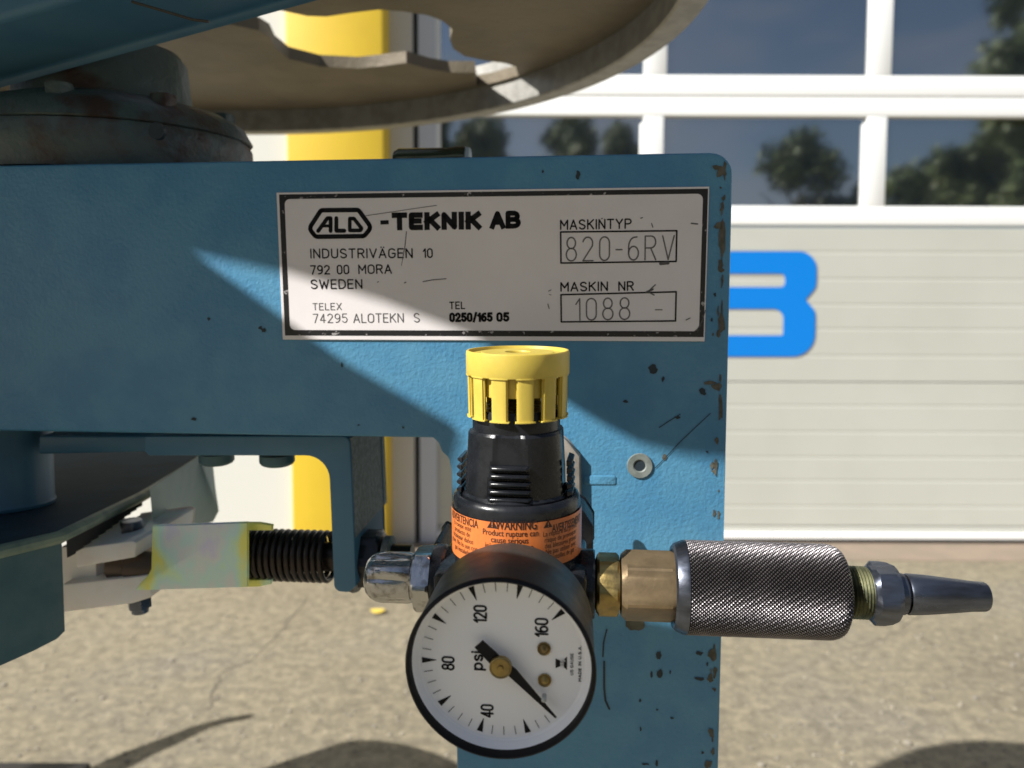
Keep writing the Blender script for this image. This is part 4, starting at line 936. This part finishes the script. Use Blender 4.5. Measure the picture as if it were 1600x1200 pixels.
# dial: flat disc with a raised bevelled edge
link('dial', lathe([(nd, .00001), (nd, Rg * .875), (nd + .0004, Rg * .90), (-.0008, Rg * .955)], gcv, Nn, 128, caps=False), dialm, ga, ang=12)
dial_n = NG + nd
dc = uw(784, 1030.5, dial_n); sd_ = s_g * 1.02
def DP(off): return lambda x, y: MP(dc[0] + x, dc[1] + y, dial_n + off)
b = bmesh.new(); f_ = DP(.0001)
STEP, A20 = 35.4, -71
for v in range(10, 161, 5):
    a = R_(A20 - (v - 20) / 20 * STEP); ca, sa = math.cos(a), math.sin(a)
    if v % 20 == 0:
        ro, ri, hwid = 125 * sd_, 102 * sd_, 4.8 * sd_
        b.faces.new([b.verts.new(f_(*p)) for p in ((ro * ca - hwid * sa, ro * sa + hwid * ca), (ro * ca + hwid * sa, ro * sa - hwid * ca), (ri * ca + .3 * sd_ * sa, ri * sa - .3 * sd_ * ca), (ri * ca - .3 * sd_ * sa, ri * sa + .3 * sd_ * ca))])
    else: ribbon(b, [(124 * sd_ * ca, 124 * sd_ * sa), (110.5 * sd_ * ca, 110.5 * sd_ * sa)], 1.0 * sd_, f_)
link('scale_marks', b, ink, ga, flat=True, fixn=False)
def dtxt(txt, px, py0, py1, hpx, th, gap=.22, space=.3):
    """text reading upwards: baseline on picture column px, from py0 (start, low) to py1"""
    b = bmesh.new(); A = uw(px, py0, dial_n + .0001); B = uw(px, py1, dial_n + .0001)
    stroke_text(b, txt, A, B, hpx * sd_, th * sd_, lambda x, y: MP(x, y, dial_n + .0001), gap, space); link('lettering', b, ink, ga, flat=True, fixn=False)
dtxt('120', 761, 974, 946, 21.5, 3.2); dtxt('160', 857, 996, 966, 21.5, 3.2); dtxt('80', 710.5, 1048, 1026, 21, 3.2); dtxt('40', 771.5, 1122, 1101, 21, 3.2)
dtxt('psi', 755, 1048, 1018, 19, 3.4, gap=.24)
dtxt('US GAUGE', 896, 1055, 1021, 5, .9, gap=.3, space=.4); dtxt('MADE IN U.S.A.', 908.5, 1065, 1009, 5, 1.0, gap=.3, space=.45)
b = bmesh.new(); e_ = [uw(x, y, dial_n + .0001) for x, y in ((868, 1029), (878, 1033), (886, 1026), (886, 1047), (878, 1040), (868, 1044))]
b.faces.new([b.verts.new(MP(x, y, dial_n + .0001)) for x, y in e_]); link('emblem', b, ink, ga, flat=True, fixn=False)
b = bmesh.new(); A = uw(881, 1044, dial_n + .00018); B = uw(881, 1030, dial_n + .00018); stroke_text(b, 'usg', A, B, 7.5 * sd_, 1.3 * sd_, lambda x, y: MP(x, y, dial_n + .00018), .2); link('emblem_letters', b, dialm, ga, flat=True, fixn=False)
for px, py in ((850, 1013), (851, 1062)):
    link('dial_pin', lathe([(0, 10.5 * sd_), (.0006, 10 * sd_), (.0004, 8 * sd_), (.0008, 6 * sd_), (.0014, 3 * sd_), (.0016, .00001)], MP(*uw(px, py, dial_n), dial_n + .00005), Nn, 32), brass, ga, ang=25)
nn = dial_n + .0026
b = prism([uw(x, y, nn) for x, y in ((741.5, 1012), (754, 1001), (789, 1033), (806, 1046), (869.5, 1121), (867.5, 1122.5), (794, 1056), (776, 1048))], nn - .0004, nn)
link('needle', b, ink, ga)
link('needle_hub', lathe([(-.0004, 17 * sd_), (.0008, 17 * sd_), (.001, 15.5 * sd_), (.0007, 14 * sd_), (.0007, 5 * sd_), (.0011, 4 * sd_), (.0011, .00001)], MP(*uw(782.5, 1041, nn), nn + .0002), Nn, 40), brass, ga)
b = bmesh.new(); blob_pts = uw(851, 1093, nn + .001)
link('stop_pin', lathe([(-.0015, 4 * sd_), (.0006, 4 * sd_), (.001, .0001)], MP(*uw(850, 1092, nn), nn), Nn, 16), mat('stop_grey', (.45, .47, .45), .4), ga)

# ================================================================== objects added outside the picture to cast shade into it
def guard(poly, name, label, n0=.1995, th=.002):  # unseen plate cut to the wanted shadow edge, not a machine part
    b = prism([(x / 1000, y / 1000) for x, y in poly], n0, n0 + th, bev=.0008); o = link(name, b, bluedk); tag(o, label, 'guard'); return o
guard([(-439, 353.5), (-397, 344), (-360, 333), (-323, 319), (-307, 306), (-291, 296), (-278, 288), (-265, 281.5), (-250, 278), (-227, 276), (-185, 280), (-150, 420), (-150, 560), (-950, 700), (-950, 362), (-490, 362)], 'upper_shade_plate', 'blue curved sheet added above the camera, out of view, to cast shade')
guard([(-437, 352), (-370, 304), (-328, 280), (-332, 263), (-325, 245), (-283, 217), (-262, 208), (-240, 204), (-231, 200), (-232, 172), (-222, 156), (-206, 143), (-165, 127), (-132, 117), (-100, 100), (-90, 40), (-165, 44), (-200, 108), (-340, 138), (-950, 138), (-950, 400), (-490, 382)], 'lower_shade_plate', 'blue sheet added beside the camera, out of view, to cast shade', n0=.1965)
# drum and tube added left of the frame only to shadow the ground in view
sgn = Vector((-sun_dir.x / sun_dir.z, -sun_dir.y / sun_dir.z, -1))
def lift(px, py, dz): return onZ(px, py, 0) - sgn * dz
mt = thing('ground_shade_drum', 'round dark drum on a post, added out of view to shadow the ground', 'shadow caster', lift(560, 1260, .5) * 1)
mc = lift(550, 1262, .70)
link('housing', lathe([(-.10, .20), (-.08, .255), (.08, .255), (.10, .20)], mc, Vector((0.15, 0.3, 1)), 48), bluedk, mt)  # body of the added drum that shadows the ground
link('post', box3(mc.x - .05, mc.x + .0, mc.y - .05, mc.y, 0, mc.z - .05), bluedk, mt)
hp = [lift(x, y, .55) for x, y in ((100, 1235), (170, 1200), (215, 1178), (260, 1160), (310, 1138), (345, 1128), (385, 1120))]
tag(link('ground_shade_tube', tube(hp, [.035, .034, .03, .026, .02, .016, .014], 12), bluedk), 'curved steel tube added out of view to shadow the ground', 'handle')
# dark box corner peeping in at the bottom left
cb_ = onZ(60, 1190, .05)
tag(link('equipment_case', box3(cb_.x - .35, onZ(141, 1192, .05).x, onZ(70, 1196, .05).y - .35, onZ(70, 1189, .05).y, 0.001, .05, bev=.008), rubber), 'black case corner on the ground at the bottom left edge', 'case')
lf = onZ(590, 958, 0)
b = bmesh.new(); bmesh.ops.create_circle(b, cap_ends=True, segments=9, radius=.022)
for v in b.verts: v.co = Vector((v.co.x * 1.2 + lf.x, v.co.y + lf.y, .006 + .3 * abs(v.co.x)))
tag(link('fallen_leaf', b, yleaf), 'small yellow fallen leaf on the ground below the dome plug', 'leaf')
b = bmesh.new()
def crack(pts, w):
    P_ = [onZ(x, y, 0) for x, y in pts]; L_ = []
    for a, c_ in zip(P_, P_[1:]):
        for k in range(6): q_ = a.lerp(c_, k / 6); L_.append((q_.x + random.gauss(0, .006), q_.y + random.gauss(0, .006)))
    for k in range(len(L_) - 1): ribbon(b, L_[k:k + 2], w * random.uniform(.5, 1.2), lambda x, y: Vector((x, y, .0012)))
crack([(480, 930), (440, 985), (400, 1025), (345, 1055), (330, 1090), (325, 1110)], .004)
crack([(1440, 960), (1380, 1000), (1300, 1020)], .003)
link('ground_crack', b, mat('crack_dirt', (.13, .115, .09), .95), kind='structure', flat=True, fixn=False)
# loose pebbles
b = bmesh.new()
for k in range(900):
    px = random.uniform(-100, 1700); py = random.uniform(880, 1240); p = onZ(px, py, 0); r = random.uniform(.002, .0065)
    if random.random() < .06: r *= 1.7
    m_ = Matrix.Translation(p + Vector((0, 0, r * .3))) @ Matrix.Diagonal((r, r * random.uniform(.6, 1), r * .6, 1))
    bmesh.ops.create_icosphere(b, subdivisions=1, radius=1, matrix=m_)
link('pebbles', b, mat('pebble_stone', (0.36, 0.32, 0.25), .9, col2=(0.22, 0.20, 0.165), vs=9), kind='stuff')

for o in bpy.data.objects:
    if '_loc' in o: del o['_loc']
